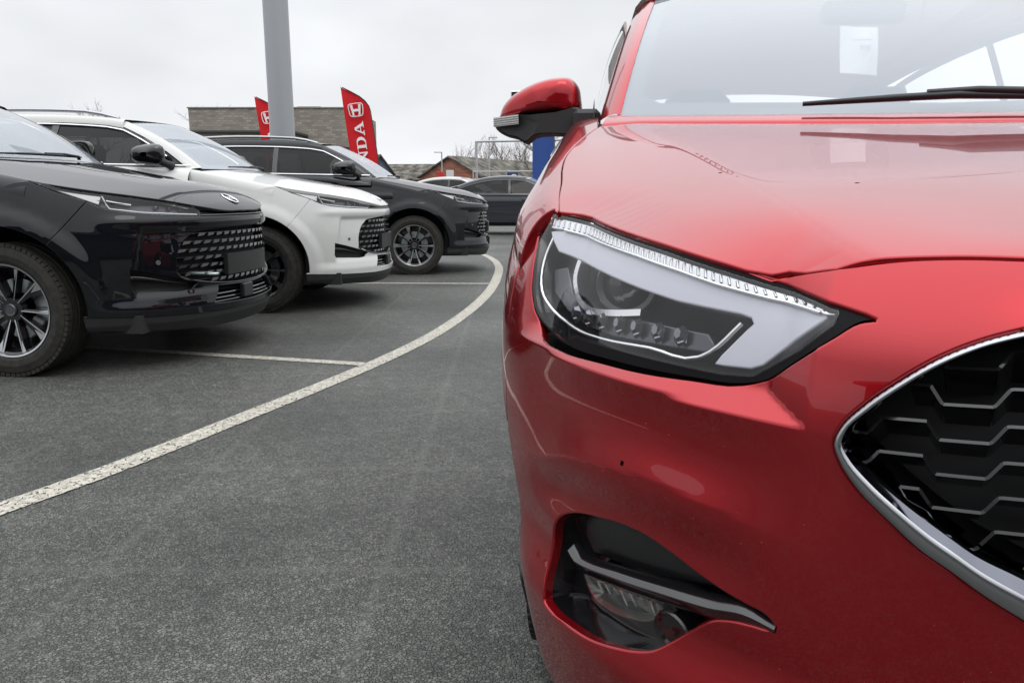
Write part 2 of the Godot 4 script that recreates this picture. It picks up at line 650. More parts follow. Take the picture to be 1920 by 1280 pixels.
func build_red() -> void:
	rp = Plan.new(0.905, 0.85, 2.4, 0.55, 4.32, 0.55)
	var HL := red_headlight_outline()
	var TOP := red_bumper_top()
	for p in TOP:
		if p.x > 0.1:
			var q := red_S(p)
			he_p.append(Vector2(absf(q.x), -q.z))
			he_d.append(q.y + 0.0045 - red_top0(absf(q.x), -q.z))
	for i in range(26, 3, -1):
		var q := red_L(HL[i])
		he_p.append(Vector2(absf(q.x), -q.z))
		he_d.append(q.y + 0.0055 - red_top0(absf(q.x), -q.z))
	for i in 32:
		var z := i * 0.05
		var s := rp.s_of_z(z)
		r_ash.append(-wall(rp, red_o, Vector2(s, red_ysh(z))).x)
	var car := thing("parked_car", "glossy red car with headlight and chrome grille close to the camera", "car", Vector3(0.7815, 0, -0.5596), -0.1322)
	var paint := mat("red_paint", lin(0.35, 0.007, 0.013), 0.25, 0.72, 1.0, 0.01)
	var black := mat("black_gloss", lin(0.008, 0.008, 0.009), 0.12, 0.0, 0.5)
	var matte := mat("black_plastic", lin(0.018, 0.018, 0.019), 0.6)
	var chrome := mat("chrome", lin(0.62, 0.63, 0.65), 0.09, 1.0)
	var satin := mat("satin_chrome", lin(0.42, 0.43, 0.45), 0.24, 1.0)
	var gcell := Vector2(0.006, 0.006)
	# ---- outlines (s, y) of openings
	var hl := HL
	var grille_out := curve([Vector2(0, 0.872), Vector2(0.12, 0.870), Vector2(0.24, 0.862), Vector2(0.343, 0.844), Vector2(0.377, 0.832), Vector2(0.409, 0.815), Vector2(0.441, 0.790), Vector2(0.470, 0.762), Vector2(0.488, 0.738), Vector2(0.493, 0.722), Vector2(0.487, 0.705), Vector2(0.466, 0.677), Vector2(0.438, 0.653), Vector2(0.406, 0.628), Vector2(0.381, 0.614), Vector2(0.357, 0.599), Vector2(0.319, 0.579), Vector2(0.26, 0.553), Vector2(0.17, 0.530), Vector2(0.08, 0.523), Vector2(0, 0.522)], 5)
	var fog := curve([Vector2(0.954, 0.455), Vector2(0.940, 0.481), Vector2(0.923, 0.497), Vector2(0.887, 0.514), Vector2(0.835, 0.528), Vector2(0.771, 0.540), Vector2(0.726, 0.541), Vector2(0.684, 0.534), Vector2(0.644, 0.524), Vector2(0.601, 0.516), Vector2(0.576, 0.513), Vector2(0.550, 0.509), Vector2(0.538, 0.497), Vector2(0.544, 0.489), Vector2(0.568, 0.484), Vector2(0.590, 0.480), Vector2(0.613, 0.471), Vector2(0.645, 0.443), Vector2(0.676, 0.413), Vector2(0.699, 0.393), Vector2(0.723, 0.381), Vector2(0.759, 0.368), Vector2(0.814, 0.352), Vector2(0.871, 0.343), Vector2(0.924, 0.337), Vector2(0.946, 0.342), Vector2(0.952, 0.362), Vector2(0.958, 0.405)], 4, true)
	var grille_full := sym(grille_out)
	# ---- bumper
	var arch_s := rp.s_of_z(0.95)
	var arch := PackedVector2Array()
	for k in 48:
		arch.append(Vector2(arch_s, 0.35) + Vector2.from_angle(TAU * k / 48.0) * 0.39)
	var top := TOP
	var half := top.duplicate()
	for p in [Vector2(0.66, 0.883), Vector2(0.777, 0.901), Vector2(0.957, 0.923), Vector2(1.10, 0.936), Vector2(1.150, 0.88), Vector2(1.160, 0.80), Vector2(1.17, 0.70)]:
		half.append(p)
	for k in range(0, 30):
		var th := deg_to_rad(118.0 + k * 3.0)
		var p := Vector2(arch_s, 0.35) + Vector2.from_angle(th) * 0.39
		if p.x < 1.17 and p.y < 0.69 and p.y > 0.22:
			half.append(p)
	half.append(Vector2(1.07, 0.205))
	half.append(Vector2(0.98, 0.168))
	half.append(Vector2(0.9, 0.152))
	half.append(Vector2(0.5, 0.145))
	half.append(Vector2(0, 0.145))
	var hl_big: PackedVector2Array = Geometry2D.offset_polygon(hl, 0.004)[0]
	var bumper := patch(red_S, sym(half), [hl_big, flip2(hl_big), Geometry2D.offset_polygon(grille_full, 0.0045)[0], fog, flip2(fog)], gcell, 1.0, 0.004, 0.012)
	obj("front_bumper", bumper.mesh(), paint, car)
	# lower lip in black plastic
	var lip_half := PackedVector2Array([Vector2(0, 0.141), Vector2(0.5, 0.141), Vector2(0.9, 0.148), Vector2(0.98, 0.163), Vector2(1.06, 0.197), Vector2(1.07, 0.17), Vector2(0.9, 0.12), Vector2(0.5, 0.115), Vector2(0, 0.115)])
	obj("lower_lip", patch(func(v): return wall(rp, red_o, v, -0.012), sym(lip_half), [], Vector2(0.02, 0.02), 1.0, 0.004, 0.06).mesh(), matte, car)
	# ---- bonnet and fenders
	var hood_half := PackedVector2Array()
	for p in top:
		var q := red_S(p + Vector2(0, 0.003))
		hood_half.append(Vector2(absf(q.x) if p.x > 0.001 else 0.0, -q.z + 0.001))
	for i in range(26, 3, -1):
		var q := red_L(hl[i] + Vector2(0, 0.001))
		if absf(q.x) > hood_half[hood_half.size() - 1].x + 0.004:
			hood_half.append(Vector2(absf(q.x), -q.z + 0.003))
	hood_half.append_array(curve([Vector2(0.786, 0.580), Vector2(0.792, 0.66), Vector2(0.794, 0.75), Vector2(0.802, 0.88), Vector2(0.803, 0.95), Vector2(0.780, 1.10), Vector2(0.749, 1.25), Vector2(0.74, 1.28)], 4))
	var rear_line := curve([Vector2(0.738, 1.283), Vector2(0.597, 1.192), Vector2(0.433, 1.110), Vector2(0.279, 1.057), Vector2(0.116, 1.026), Vector2(0, 1.021)], 5)
	var h1 := hood_half.duplicate()
	h1.append_array(rear_line)
	obj("bonnet", patch(red_U, sym(h1), [], Vector2(0.0055, 0.0055), 1.0, 0.003, 0.006).mesh(), paint, car)
	var rrows := []
	for sg in [-1.0, 1.0]:
		for i in rear_line.size():
			var p: Vector2 = rear_line[i] if sg < 0.0 else rear_line[rear_line.size() - 1 - i]
			if sg > 0.0 and i == 0:
				continue
			var f := p.x / 0.738
			var p0 := Vector3(sg * p.x, red_top(p.x, p.y + 0.005), -(p.y + 0.005))
			var p1 := red_W(Vector2(sg * 0.715 * f, 0.01)) + Vector3(0, 0.0, 0.004)
			var row := [p0 - Vector3(0, 0.012, 0), p0]
			for k in range(1, 6):
				row.append(p0.lerp(p1, k / 5.0) + Vector3(0, 0.006 * sin(PI * k / 5.0), 0))
			row.append(p1 - Vector3(0, 0.012, 0.0))
			rrows.append(row)
	obj("bonnet_rear_panel", loft(rrows, Vector3(0, 0.4, -1.2)).mesh(), paint, car)
	for sd in [1.0, -1.0]:
		var fp := PackedVector2Array()
		for p in hood_half.slice(hood_half.size() - 29):
			fp.append(p + Vector2(0.008, 0.0))
		fp.append(Vector2(0.752, 1.46))
		fp.append(Vector2(0.95, 1.46))
		fp.append(Vector2(0.95, 0.62))
		fp.append(Vector2(0.80, 0.60))
		obj("fender_top", patch(red_U, fp if sd > 0 else flip2(fp), [], Vector2(0.015, 0.02), 1.0, 0.003, 0.02).mesh(), paint, car)
		# body side: fender, doors and rear quarter
		var side := PackedVector2Array()
		var sA := 1.17
		var s_end := rp.s_of_z(4.0)
		var ss := sA
		while ss < s_end:
			var zz := rp.at(ss).y
			side.append(Vector2(ss, red_ysh(minf(zz, 1.46)) + maxf(0.0, zz - 1.46) * 0.01))
			ss += 0.06
		side.append(Vector2(s_end, red_ysh(1.46) + 0.02))
		side.append(Vector2(s_end, 0.32))
		var rs := rp.s_of_z(0.95 + 2.585)
		for e in [[rs, 0.39], [arch_s, 0.39]]:
			side.append(Vector2(e[0] + 0.388, 0.31))
			for k in 25:
				side.append(Vector2(e[0], 0.35) + Vector2.from_angle(deg_to_rad(-5.0 + k * 190.0 / 24.0)) * e[1] * Vector2(1, 1))
			if e[0] == rs:
				side.append(Vector2(e[0] - 0.388, 0.30))
		var cut := PackedVector2Array()
		for p in side:
			if p.x >= sA - 0.001:
				cut.append(p)
		cut.append(Vector2(sA, 0.66))
		obj("body_side", patch(red_S, cut if sd > 0 else flip2(cut), [], Vector2(0.03, 0.03), 1.0, 0.003, 0.03).mesh(), paint, car)
		var clad := arc(Vector2(arch_s, 0.35), 0.393, 186, 207, 12)
		var clad_in := arc(Vector2(arch_s, 0.35), 0.362, 186, 207, 12)
		clad_in.reverse()
		clad.append_array(clad_in)
		obj("arch_cladding", patch(func(v): return wall(rp, red_o, v, 0.006), sided(clad, sd), [], Vector2(0.02, 0.02), 1.0, 0.004, 0.03).mesh(), matte, car)
		red_lamp(car, hl, sd)
		red_fog(car, fog, sd)
		red_mirror(car, sd)
	# dark structure behind the gaps
	var inner_w := PackedVector2Array([Vector2(0, 0.86), Vector2(1.2, 0.86), Vector2(1.2, 0.24), Vector2(0, 0.24)])
	var inner := patch(func(v): return wall(rp, red_ob, v, -0.125), sym(inner_w), [], Vector2(0.05, 0.05), 1.0, 0.0)
	patch(func(v): return red_U(v) - Vector3(0, 0.045, 0), sym(PackedVector2Array([Vector2(0, 0.12), Vector2(0.5, 0.27), Vector2(0.7, 0.5), Vector2(0.80, 0.7), Vector2(0.80, 1.40), Vector2(0, 1.25)])), [], Vector2(0.05, 0.05), 1.0, 0.0, 0.0, inner)
	inner.box(Vector3(0, 0.24, -2.5), Vector3(1.36, 0.1, 3.3))
	inner.box(Vector3(0, 0.55, -0.95), Vector3(1.0, 0.6, 0.9))
	inner.box(Vector3(0, 0.55, -3.55), Vector3(1.1, 0.6, 0.9))
	for fx in [-0.735, 0.735]:
		inner.cbox(Vector3(fx, 1.108, -1.41), Vector3(0.055, 0.07, 0.14), 0.01)
	obj("inner_structure", inner.mesh(), mat("dark_structure", lin(0.02, 0.02, 0.021), 0.9), car)
	red_drops(car)
	red_grille(car, grille_out, chrome, satin, black)
	red_cabin(car, paint, black, matte)
	for e in [[-0.745, 0.95], [0.745, 0.95], [-0.765, 3.535], [0.765, 3.535]]:
		wheel(car, Vector3(e[0], 0.335, -e[1]), 0.335, 0.215, -1.0 if e[0] < 0 else 1.0, 0)

# fine rain drops standing on the lower bumper and chrome
func red_drops(car: Node3D) -> void:
	var rng := RandomNumberGenerator.new()
	rng.seed = 505
	var g := Geo.new()
	for k in 300:
		var s := rng.randf_range(0.33, 1.12)
		var y := rng.randf_range(0.21, 0.74)
		if k % 3 == 0:
			y = rng.randf_range(0.21, 0.40)
		if k % 7 == 0:
			s = rng.randf_range(0.98, 1.14)
		if s < 0.5 and y > 0.55 + (0.48 - s) * -0.5 and y > 0.58:
			continue
		if s > 0.54 and s < 0.965 and y > 0.33 and y < 0.55:
			continue
		drop(g, func(v): return red_S(v), Vector2(s, y), rng.randf_range(0.0006, 0.0012))
	var o := obj("rain_drops", g.mesh(), mats["red_paint"], car)
	o.set_meta("kind", "stuff")

func drop(g: Geo, S: Callable, at: Vector2, r: float) -> void:
	var c: Vector3 = S.call(at)
	var n := norm_at(S, at, 1.0)
	var a := n.cross(Vector3.UP).normalized()
	var b := a.cross(n)
	var rings := []
	for i in 3:
		var th := PI * 0.5 * i / 2.5
		var row := []
		for k in 6:
			var d := a * cos(TAU * k / 6.0) + b * sin(TAU * k / 6.0)
			row.append(g.vert(c + d * r * cos(th) + n * r * 0.6 * sin(th), (d * cos(th) + n * sin(th)).normalized()))
		rings.append(row)
	var top := g.vert(c + n * r * 0.6, n)
	for i in 2:
		for k in 6:
			g.quad(rings[i][k], rings[i][(k + 1) % 6], rings[i + 1][(k + 1) % 6], rings[i + 1][k])
	for k in 6:
		g.tri(rings[2][k], rings[2][(k + 1) % 6], top)

func sided(poly: PackedVector2Array, sd: float) -> PackedVector2Array:
	return poly if sd > 0 else flip2(poly)

func red_lamp(car: Node3D, hl: PackedVector2Array, sd: float) -> void:
	var lamp := part("headlight", car)
	var black := mat("lamp_black", lin(0.010, 0.010, 0.011), 0.5)
	black.metallic_specular = 0.2
	var S := red_L
	var P := sided(hl, sd)
	var cell := Vector2(0.012, 0.012)
	# housing bowl
	var g := Geo.new()
	pocket(S, P, 0.10, 0.012, g)
	obj("housing", g.mesh(), mat("lamp_bowl", lin(0.016, 0.016, 0.018), 0.16), lamp)
	# black printed border just under the lens
	var inset: PackedVector2Array = Geometry2D.offset_polygon(hl, -0.0075)[0]
	# wider border towards the lower inner corner
	var win := PackedVector2Array()
	for p in inset:
		var q := p
		if q.y < 0.80 and q.x < 0.95:
			q.y = maxf(q.y, 0.766)
		win.append(q)
	win = Geometry2D.intersect_polygons(win, V2([0.48, 1.0, 0.515, 0.836, 0.548, 0.806, 0.600, 0.770, 1.3, 0.70, 1.3, 1.0]))[0]
	obj("lens_border", patch(func(v): return S.call(v, -0.002), P, [sided(win, sd)], cell, 1.0, 0.0).mesh(), black, lamp)
	obj("lens", patch(func(v): return S.call(v, 0.0), sided(Geometry2D.offset_polygon(win, 0.003)[0], sd), [], cell, 1.0, 0.002, 0.004).mesh(), glass("lamp_lens", Color(0.5, 0.5, 0.5), 0.004), lamp)
	# light guide
	var drl := V2([1.108, 0.906, 1.068, 0.908, 0.957, 0.894, 0.838, 0.882, 0.746, 0.870, 0.677, 0.859, 0.601, 0.850, 0.523, 0.842, 0.560, 0.812, 0.594, 0.781, 0.608, 0.775, 0.655, 0.772, 0.612, 0.822, 0.618, 0.830, 0.634, 0.833, 0.736, 0.838, 0.820, 0.847, 1.015, 0.870, 1.068, 0.879])
	var guide := mat("light_guide", lin(0.52, 0.53, 0.60), 0.18, 0.0, 0.6)
	obj("light_guide", patch(func(v): return S.call(v, -0.010), sided(drl, sd), [], cell, 1.0, 0.003, 0.022).mesh(), guide, lamp)
	# reflector strip along the top
	var strip := V2([1.142, 0.934, 1.055, 0.923, 0.848, 0.898, 0.717, 0.880, 0.610, 0.862, 0.521, 0.850, 0.500, 0.846, 0.523, 0.8445, 0.602, 0.853, 0.679, 0.863, 0.841, 0.886, 1.071, 0.912, 1.114, 0.914])
	var ref := mat("lamp_reflector", lin(0.70, 0.71, 0.73), 0.2, 1.0)
	obj("reflector_strip", patch(func(v): return S.call(v, -0.006), sided(strip, sd), [], cell, 1.0, 0.002, 0.02).mesh(), ref, lamp)
	var ribs := Geo.new()
	for k in 46:
		var f := k / 45.0
		var s := lerpf(1.12, 0.53, f)
		var yt := sp(s, PackedFloat32Array([0.521, 0.610, 0.717, 0.848, 1.055, 1.142]), PackedFloat32Array([0.8495, 0.861, 0.879, 0.896, 0.921, 0.931]))
		var wd := lerpf(0.010, 0.003, smoothstep(0.75, 0.52, s))
		ribs.tube([S.call(Vector2(s * sd, yt), -0.0052), S.call(Vector2((s - 0.004) * sd, yt - wd), -0.0052)], 0.0018, 4, false)
	obj("reflector_ribs", ribs.mesh(), mat("rib_clear", lin(0.5, 0.51, 0.53), 0.12, 0.9), lamp).set_meta("kind", "stuff")
	var trim := Geo.new()
	trim.tube(on(S, sided(densify(V2([1.142, 0.938, 1.055, 0.927, 0.848, 0.902, 0.717, 0.884, 0.640, 0.871]), 0.03, false), sd), -0.005), 0.0022, 6)
	trim.tube(on(S, sided(densify(V2([1.071, 0.9105, 0.957, 0.8965, 0.838, 0.8845, 0.746, 0.8725, 0.677, 0.8615, 0.601, 0.852, 0.530, 0.8445]), 0.03, false), sd), -0.006), 0.0024, 6)
	obj("bright_edge", trim.mesh(), mat("bright_trim", lin(0.82, 0.83, 0.85), 0.16, 1.0), lamp)
	# chrome outline of the lower pocket
	var line := Geo.new()
	line.tube(on(S, sided(densify(curve([Vector2(1.100, 0.905), Vector2(1.098, 0.859), Vector2(1.078, 0.813), Vector2(1.040, 0.785), Vector2(0.963, 0.769), Vector2(0.877, 0.767), Vector2(0.769, 0.772), Vector2(0.684, 0.774), Vector2(0.668, 0.783), Vector2(0.632, 0.820)], 4), 0.02, false), sd), -0.014), 0.0032, 6)
	obj("pocket_trim", line.mesh(), mat("bright_trim", Color.WHITE, 0.1), lamp)
	var tray := V2([1.085, 0.845, 1.068, 0.812, 1.03, 0.788, 0.96, 0.775, 0.877, 0.772, 0.769, 0.776, 0.69, 0.779, 0.677, 0.785, 0.69, 0.797, 0.80, 0.798, 0.95, 0.795, 1.03, 0.81, 1.06, 0.85])
	obj("led_tray", patch(func(v): return S.call(v, -0.030), sided(tray, sd), [], cell, 1.0, 0.003, 0.02).mesh(), mat("lamp_tray", lin(0.10, 0.10, 0.115), 0.22, 0.6), lamp)
	# row of small lenses
	for p in [Vector2(0.987, 0.786), Vector2(0.943, 0.786), Vector2(0.900, 0.787), Vector2(0.854, 0.789), Vector2(0.813, 0.790), Vector2(0.769, 0.791), Vector2(0.727, 0.792)]:
		var q := Vector2(p.x * sd, p.y)
		var c: Vector3 = S.call(q, -0.024)
		var nn := norm_at(func(v): return S.call(v, 0.0), q, 1.0)
		var b := Basis(Vector3.UP.cross(nn).normalized(), nn.cross(Vector3.UP.cross(nn)).normalized(), nn)
		var gem := Geo.new()
		var ring := []
		var cap := []
		for k in 6:
			var u := b.x * cos(TAU * k / 6.0 + 0.5) + b.y * 1.25 * sin(TAU * k / 6.0 + 0.5)
			ring.append(c + u * 0.0115)
			cap.append(c + u * 0.0055 + nn * 0.009 + b.y * 0.003)
		for k in 6:
			gem.flat_quad(cap[k], ring[k], ring[(k + 1) % 6], cap[(k + 1) % 6], (ring[k] + ring[(k + 1) % 6]) * 0.5 - c + nn * 0.01)
		for k in range(1, 5):
			gem.flat_quad(cap[0], cap[k], cap[k + 1], cap[k + 1] + nn * 0.0001, nn)
		obj("led", gem.mesh(), mat("led_gem", lin(0.22, 0.225, 0.25), 0.05, 0.9), lamp)
	# main projector
	var pc := Vector2(0.913 * sd, 0.838)
	var pn := norm_at(func(v): return S.call(v, 0.0), pc, 1.0)
	var look := (pn * 0.35 + Vector3(0, 0.02, 1)).normalized()
	var pb := Basis(Vector3.UP.cross(look).normalized(), look, Vector3.UP.cross(look).normalized().cross(look))
	var at: Vector3 = S.call(pc, -0.058)
	var bez := Geo.new()
	bez.lathe(V2([0.046, -0.03, 0.046, 0.012, 0.043, 0.016, 0.036, 0.014, 0.034, 0.0]), 28, Transform3D(pb, at))
	obj("projector_bezel", bez.mesh(), mat("lamp_bezel", lin(0.05, 0.05, 0.055), 0.2, 0.5), lamp)
	var lens := Geo.new()
	var prof := PackedVector2Array()
	for k in 9:
		var a := PI * 0.5 * k / 8.0
		prof.append(Vector2(0.035 * cos(a), 0.022 * sin(a)))
	lens.lathe(prof, 28, Transform3D(pb, at))
	obj("projector_lens", lens.mesh(), mat("projector_glass", lin(0.015, 0.018, 0.02), 0.03, 0.0, 1.0, 0.0), lamp)
	var br := Geo.new()
	var bp := densify(curve([Vector2(1.030, 0.872), Vector2(1.024, 0.838), Vector2(0.998, 0.812), Vector2(0.956, 0.800), Vector2(0.880, 0.803), Vector2(0.813, 0.812)], 4), 0.015, false)
	var bpts := on(S, sided(bp, sd), -0.022)
	var bnr := []
	for p in sided(bp, sd):
		bnr.append(norm_at(func(v): return S.call(v, 0.0), p, 1.0))
	if sd < 0:
		bnr.reverse()
		bpts.reverse()
		bnr.reverse()
	br.bar(bpts, bnr, 0.009, 0.02)
	obj("lamp_bracket", br.mesh(), mat("bright_trim", Color.WHITE, 0.1), lamp)

func red_fog(car: Node3D, fog: PackedVector2Array, sd: float) -> void:
	var f := part("fog_lamp_surround", car)
	var black := mat("black_gloss", Color.BLACK, 0.1)
	var S := func(v: Vector2, d: float) -> Vector3: return wall(rp, red_o, v, d)
	var g := Geo.new()
	pocket(S, sided(fog, sd), 0.055, 0.014, g)
	obj("recess", g.mesh(), black, f)
	# the black blade across the opening
	var rows := []
	for i in 41:
		var s := lerpf(0.540, 0.905, i / 40.0)
		var yt := sp(s, PackedFloat32Array([0.54, 0.58, 0.62, 0.693, 0.785, 0.886, 0.905]), PackedFloat32Array([0.499, 0.507, 0.498, 0.485, 0.465, 0.443, 0.452]))
		var out := lerpf(0.008, 0.002, smoothstep(0.55, 0.9, s))
		var w := smoothstep(0.535, 0.60, s)
		var row := []
		for q in [[0.002, -0.020], [0.0, -0.010], [-0.004, -0.005], [-0.0075, 0.0005], [-0.0085, 0.0015], [-0.010, 0.0005], [-0.022, -0.005], [-0.032, -0.014], [-0.036, -0.03]]:
			row.append(wall(rp, red_ob, Vector2(s * sd, yt + q[0] * (0.35 + 0.65 * w)), out + q[1] * (0.4 + 0.6 * w) - 0.004))
		rows.append(row)
	obj("blade", loft(rows, Vector3(-sd * 0.5, 0.46, -0.6)).mesh(), black, f)
	# upper infill panel
	var up := V2([0.905, 0.500, 0.86, 0.508, 0.80, 0.520, 0.74, 0.524, 0.70, 0.519, 0.65, 0.511, 0.60, 0.505, 0.62, 0.500, 0.693, 0.486, 0.785, 0.466, 0.886, 0.444, 0.905, 0.46])
	obj("infill", patch(func(v): return wall(rp, red_o, v, -0.036), sided(up, sd), [], Vector2(0.012, 0.012), 1.0, 0.004, 0.02).mesh(), mat("black_satin", lin(0.007, 0.007, 0.008), 0.3), f)
	# lamp
	var lo := curve([Vector2(0.880, 0.413), Vector2(0.845, 0.426), Vector2(0.773, 0.440), Vector2(0.712, 0.452), Vector2(0.683, 0.452), Vector2(0.707, 0.432), Vector2(0.732, 0.412), Vector2(0.771, 0.397), Vector2(0.818, 0.386), Vector2(0.861, 0.388)], 4, true)
	var bowl := Geo.new()
	var S2 := func(v: Vector2, d: float) -> Vector3: return wall(rp, red_ob, v, d - 0.012)
	pocket(S2, sided(lo, sd), 0.03, 0.012, bowl)
	obj("lamp_bowl", bowl.mesh(), mat("fog_bowl", lin(0.30, 0.30, 0.28), 0.3, 0.8), f)
	var fl := Geo.new()
	for k in 9:
		var s := 0.695 + k * 0.021
		var yt := lerpf(0.448, 0.418, k / 8.0)
		var a: Vector3 = S2.call(Vector2(s * sd, yt), -0.012)
		var b: Vector3 = S2.call(Vector2(s * sd, yt - 0.020 - 0.006 * (k % 3)), -0.022)
		fl.tube([a, b], [0.005, 0.003], 6)
	obj("reflector_flute", fl.mesh(), mat("bright_trim", Color.WHITE, 0.1), f)
	obj("fog_lens", patch(func(v): return S2.call(v, 0.0), sided(lo, sd), [], Vector2(0.014, 0.014), 1.0, 0.003, 0.012).mesh(), glass("fog_glass", Color(0.5, 0.5, 0.5), 0.02), f)
	var plug := Geo.new()
	var c: Vector3 = S.call(Vector2(0.688 * sd, 0.418), -0.018)
	var nn := norm_at(func(v): return wall(rp, red_ob, v), Vector2(0.7 * sd, 0.42), 1.0)
	var b2 := Basis(Vector3.UP.cross(nn).normalized(), nn, Vector3.UP.cross(nn).normalized().cross(nn))
	plug.lathe(V2([0.030, -0.03, 0.030, 0.0, 0.028, 0.003, 0.024, 0.001, 0.020, -0.002, 0.0, -0.003]), 24, Transform3D(b2, c))
	obj("blanking_disc", plug.mesh(), black, f)

func red_grille(car: Node3D, out_half: PackedVector2Array, chrome: Material, satin: Material, black: Material) -> void:
	var gr := part("grille", car)
	var S := func(v: Vector2, d: float) -> Vector3: return wall(rp, red_ob, v, d)
	var inner := curve([Vector2(0, 0.863), Vector2(0.12, 0.861), Vector2(0.24, 0.853), Vector2(0.343, 0.836), Vector2(0.376, 0.824), Vector2(0.408, 0.805), Vector2(0.436, 0.782), Vector2(0.462, 0.756), Vector2(0.479, 0.735), Vector2(0.481, 0.722), Vector2(0.474, 0.713), Vector2(0.452, 0.695), Vector2(0.426, 0.676), Vector2(0.398, 0.658), Vector2(0.378, 0.646), Vector2(0.359, 0.635), Vector2(0.324, 0.621), Vector2(0.262, 0.598), Vector2(0.17, 0.577), Vector2(0.08, 0.569), Vector2(0, 0.567)], 5)
	var ring := Geo.new()
	var bev := Geo.new()
	for sd in [1.0, -1.0]:
		var rows := []
		for i in inner.size():
			var a := out_half[i]
			var b := inner[i]
			var w := a.distance_to(b)
			var row := []
			for pr in [[-0.05, -0.012], [0.0, 0.001], [0.06, 0.0055], [0.30, 0.0065], [0.50, 0.006], [0.60, 0.003], [0.78, -0.006], [1.0, -0.014], [1.02, -0.04]]:
				var q: Vector2 = a.lerp(b, pr[0])
				var h: float = pr[1]
				if w < 0.014 and pr[0] > 0.5 and pr[0] < 1.01:
					h = lerpf(0.006, -0.006, (pr[0] - 0.5) * 2.0)
				row.append(S.call(Vector2(q.x * sd, q.y), h))
			rows.append(row)
		for seg in 2:
			var g: Geo = ring if seg == 0 else bev
			var k0 := 0 if seg == 0 else 5
			var k1 := 5 if seg == 0 else 8
			var idx := []
			for i in rows.size():
				var r := []
				for k in range(k0, k1 + 1):
					var tu: Vector3 = rows[mini(i + 1, rows.size() - 1)][k] - rows[maxi(i - 1, 0)][k]
					var tv: Vector3 = rows[i][mini(k + 1, k1)] - rows[i][maxi(k - 1, k0)]
					var nn := tu.cross(tv).normalized()
					if nn.z < 0.0 and absf(nn.z) > 0.05:
						nn = -nn
					r.append(g.vert(rows[i][k], nn))
				idx.append(r)
			for i in rows.size() - 1:
				for k in k1 - k0:
					g.quad(idx[i][k], idx[i + 1][k], idx[i + 1][k + 1], idx[i][k + 1])
	obj("chrome_surround", ring.mesh(), satin, gr)
	obj("inner_bevel", bev.mesh(), mat("dark_chrome", lin(0.16, 0.165, 0.19), 0.06, 1.0), gr)
	# floor behind the bars
	var back := Geo.new()
	patch(func(v): return S.call(v, -0.085), sym(inner), [], Vector2(0.03, 0.03), 1.0, 0.0, 0.0, back)
	obj("backing", back.mesh(), mat("dark_structure", Color.BLACK, 0.9), gr)
	# wave bars: each is one piece, full width, clipped to the opening
	var full := sym(inner)
	for row in 9:
		var y0 := 0.848 - 0.0342 * row
		var line := []
		var s := -0.5
		while s <= 0.5:
			line.append(s)
			s += 0.0025
		var g: Geo
		var run := []
		var nrm := []
		for i in line.size() + 1:
			var ok := false
			if i < line.size():
				var a := absf(line[i])
				var ph := fposmod(a - 0.381 + 0.054, 0.108) - 0.054
				var up := smoothstep(0.021, 0.036, absf(ph))
				var q := Vector2(line[i], y0 - 0.0085 + 0.017 * clampf((absf(ph) - 0.022) / 0.012, 0.0, 1.0) - 0.06 * (a - 0.36))
				up = up
				if Geometry2D.is_point_in_polygon(q, full):
					ok = true
					run.append(S.call(q, -0.022))
					nrm.append(norm_at(func(v): return S.call(v, 0.0), q, 1.0).rotated(Vector3.RIGHT, -0.5))
			if not ok or i == line.size():
				if run.size() > 3:
					g = Geo.new()
					g.bar(run, nrm, 0.0032, 0.045)
					obj("bar", g.mesh(), black, gr)
				run = []
				nrm = []

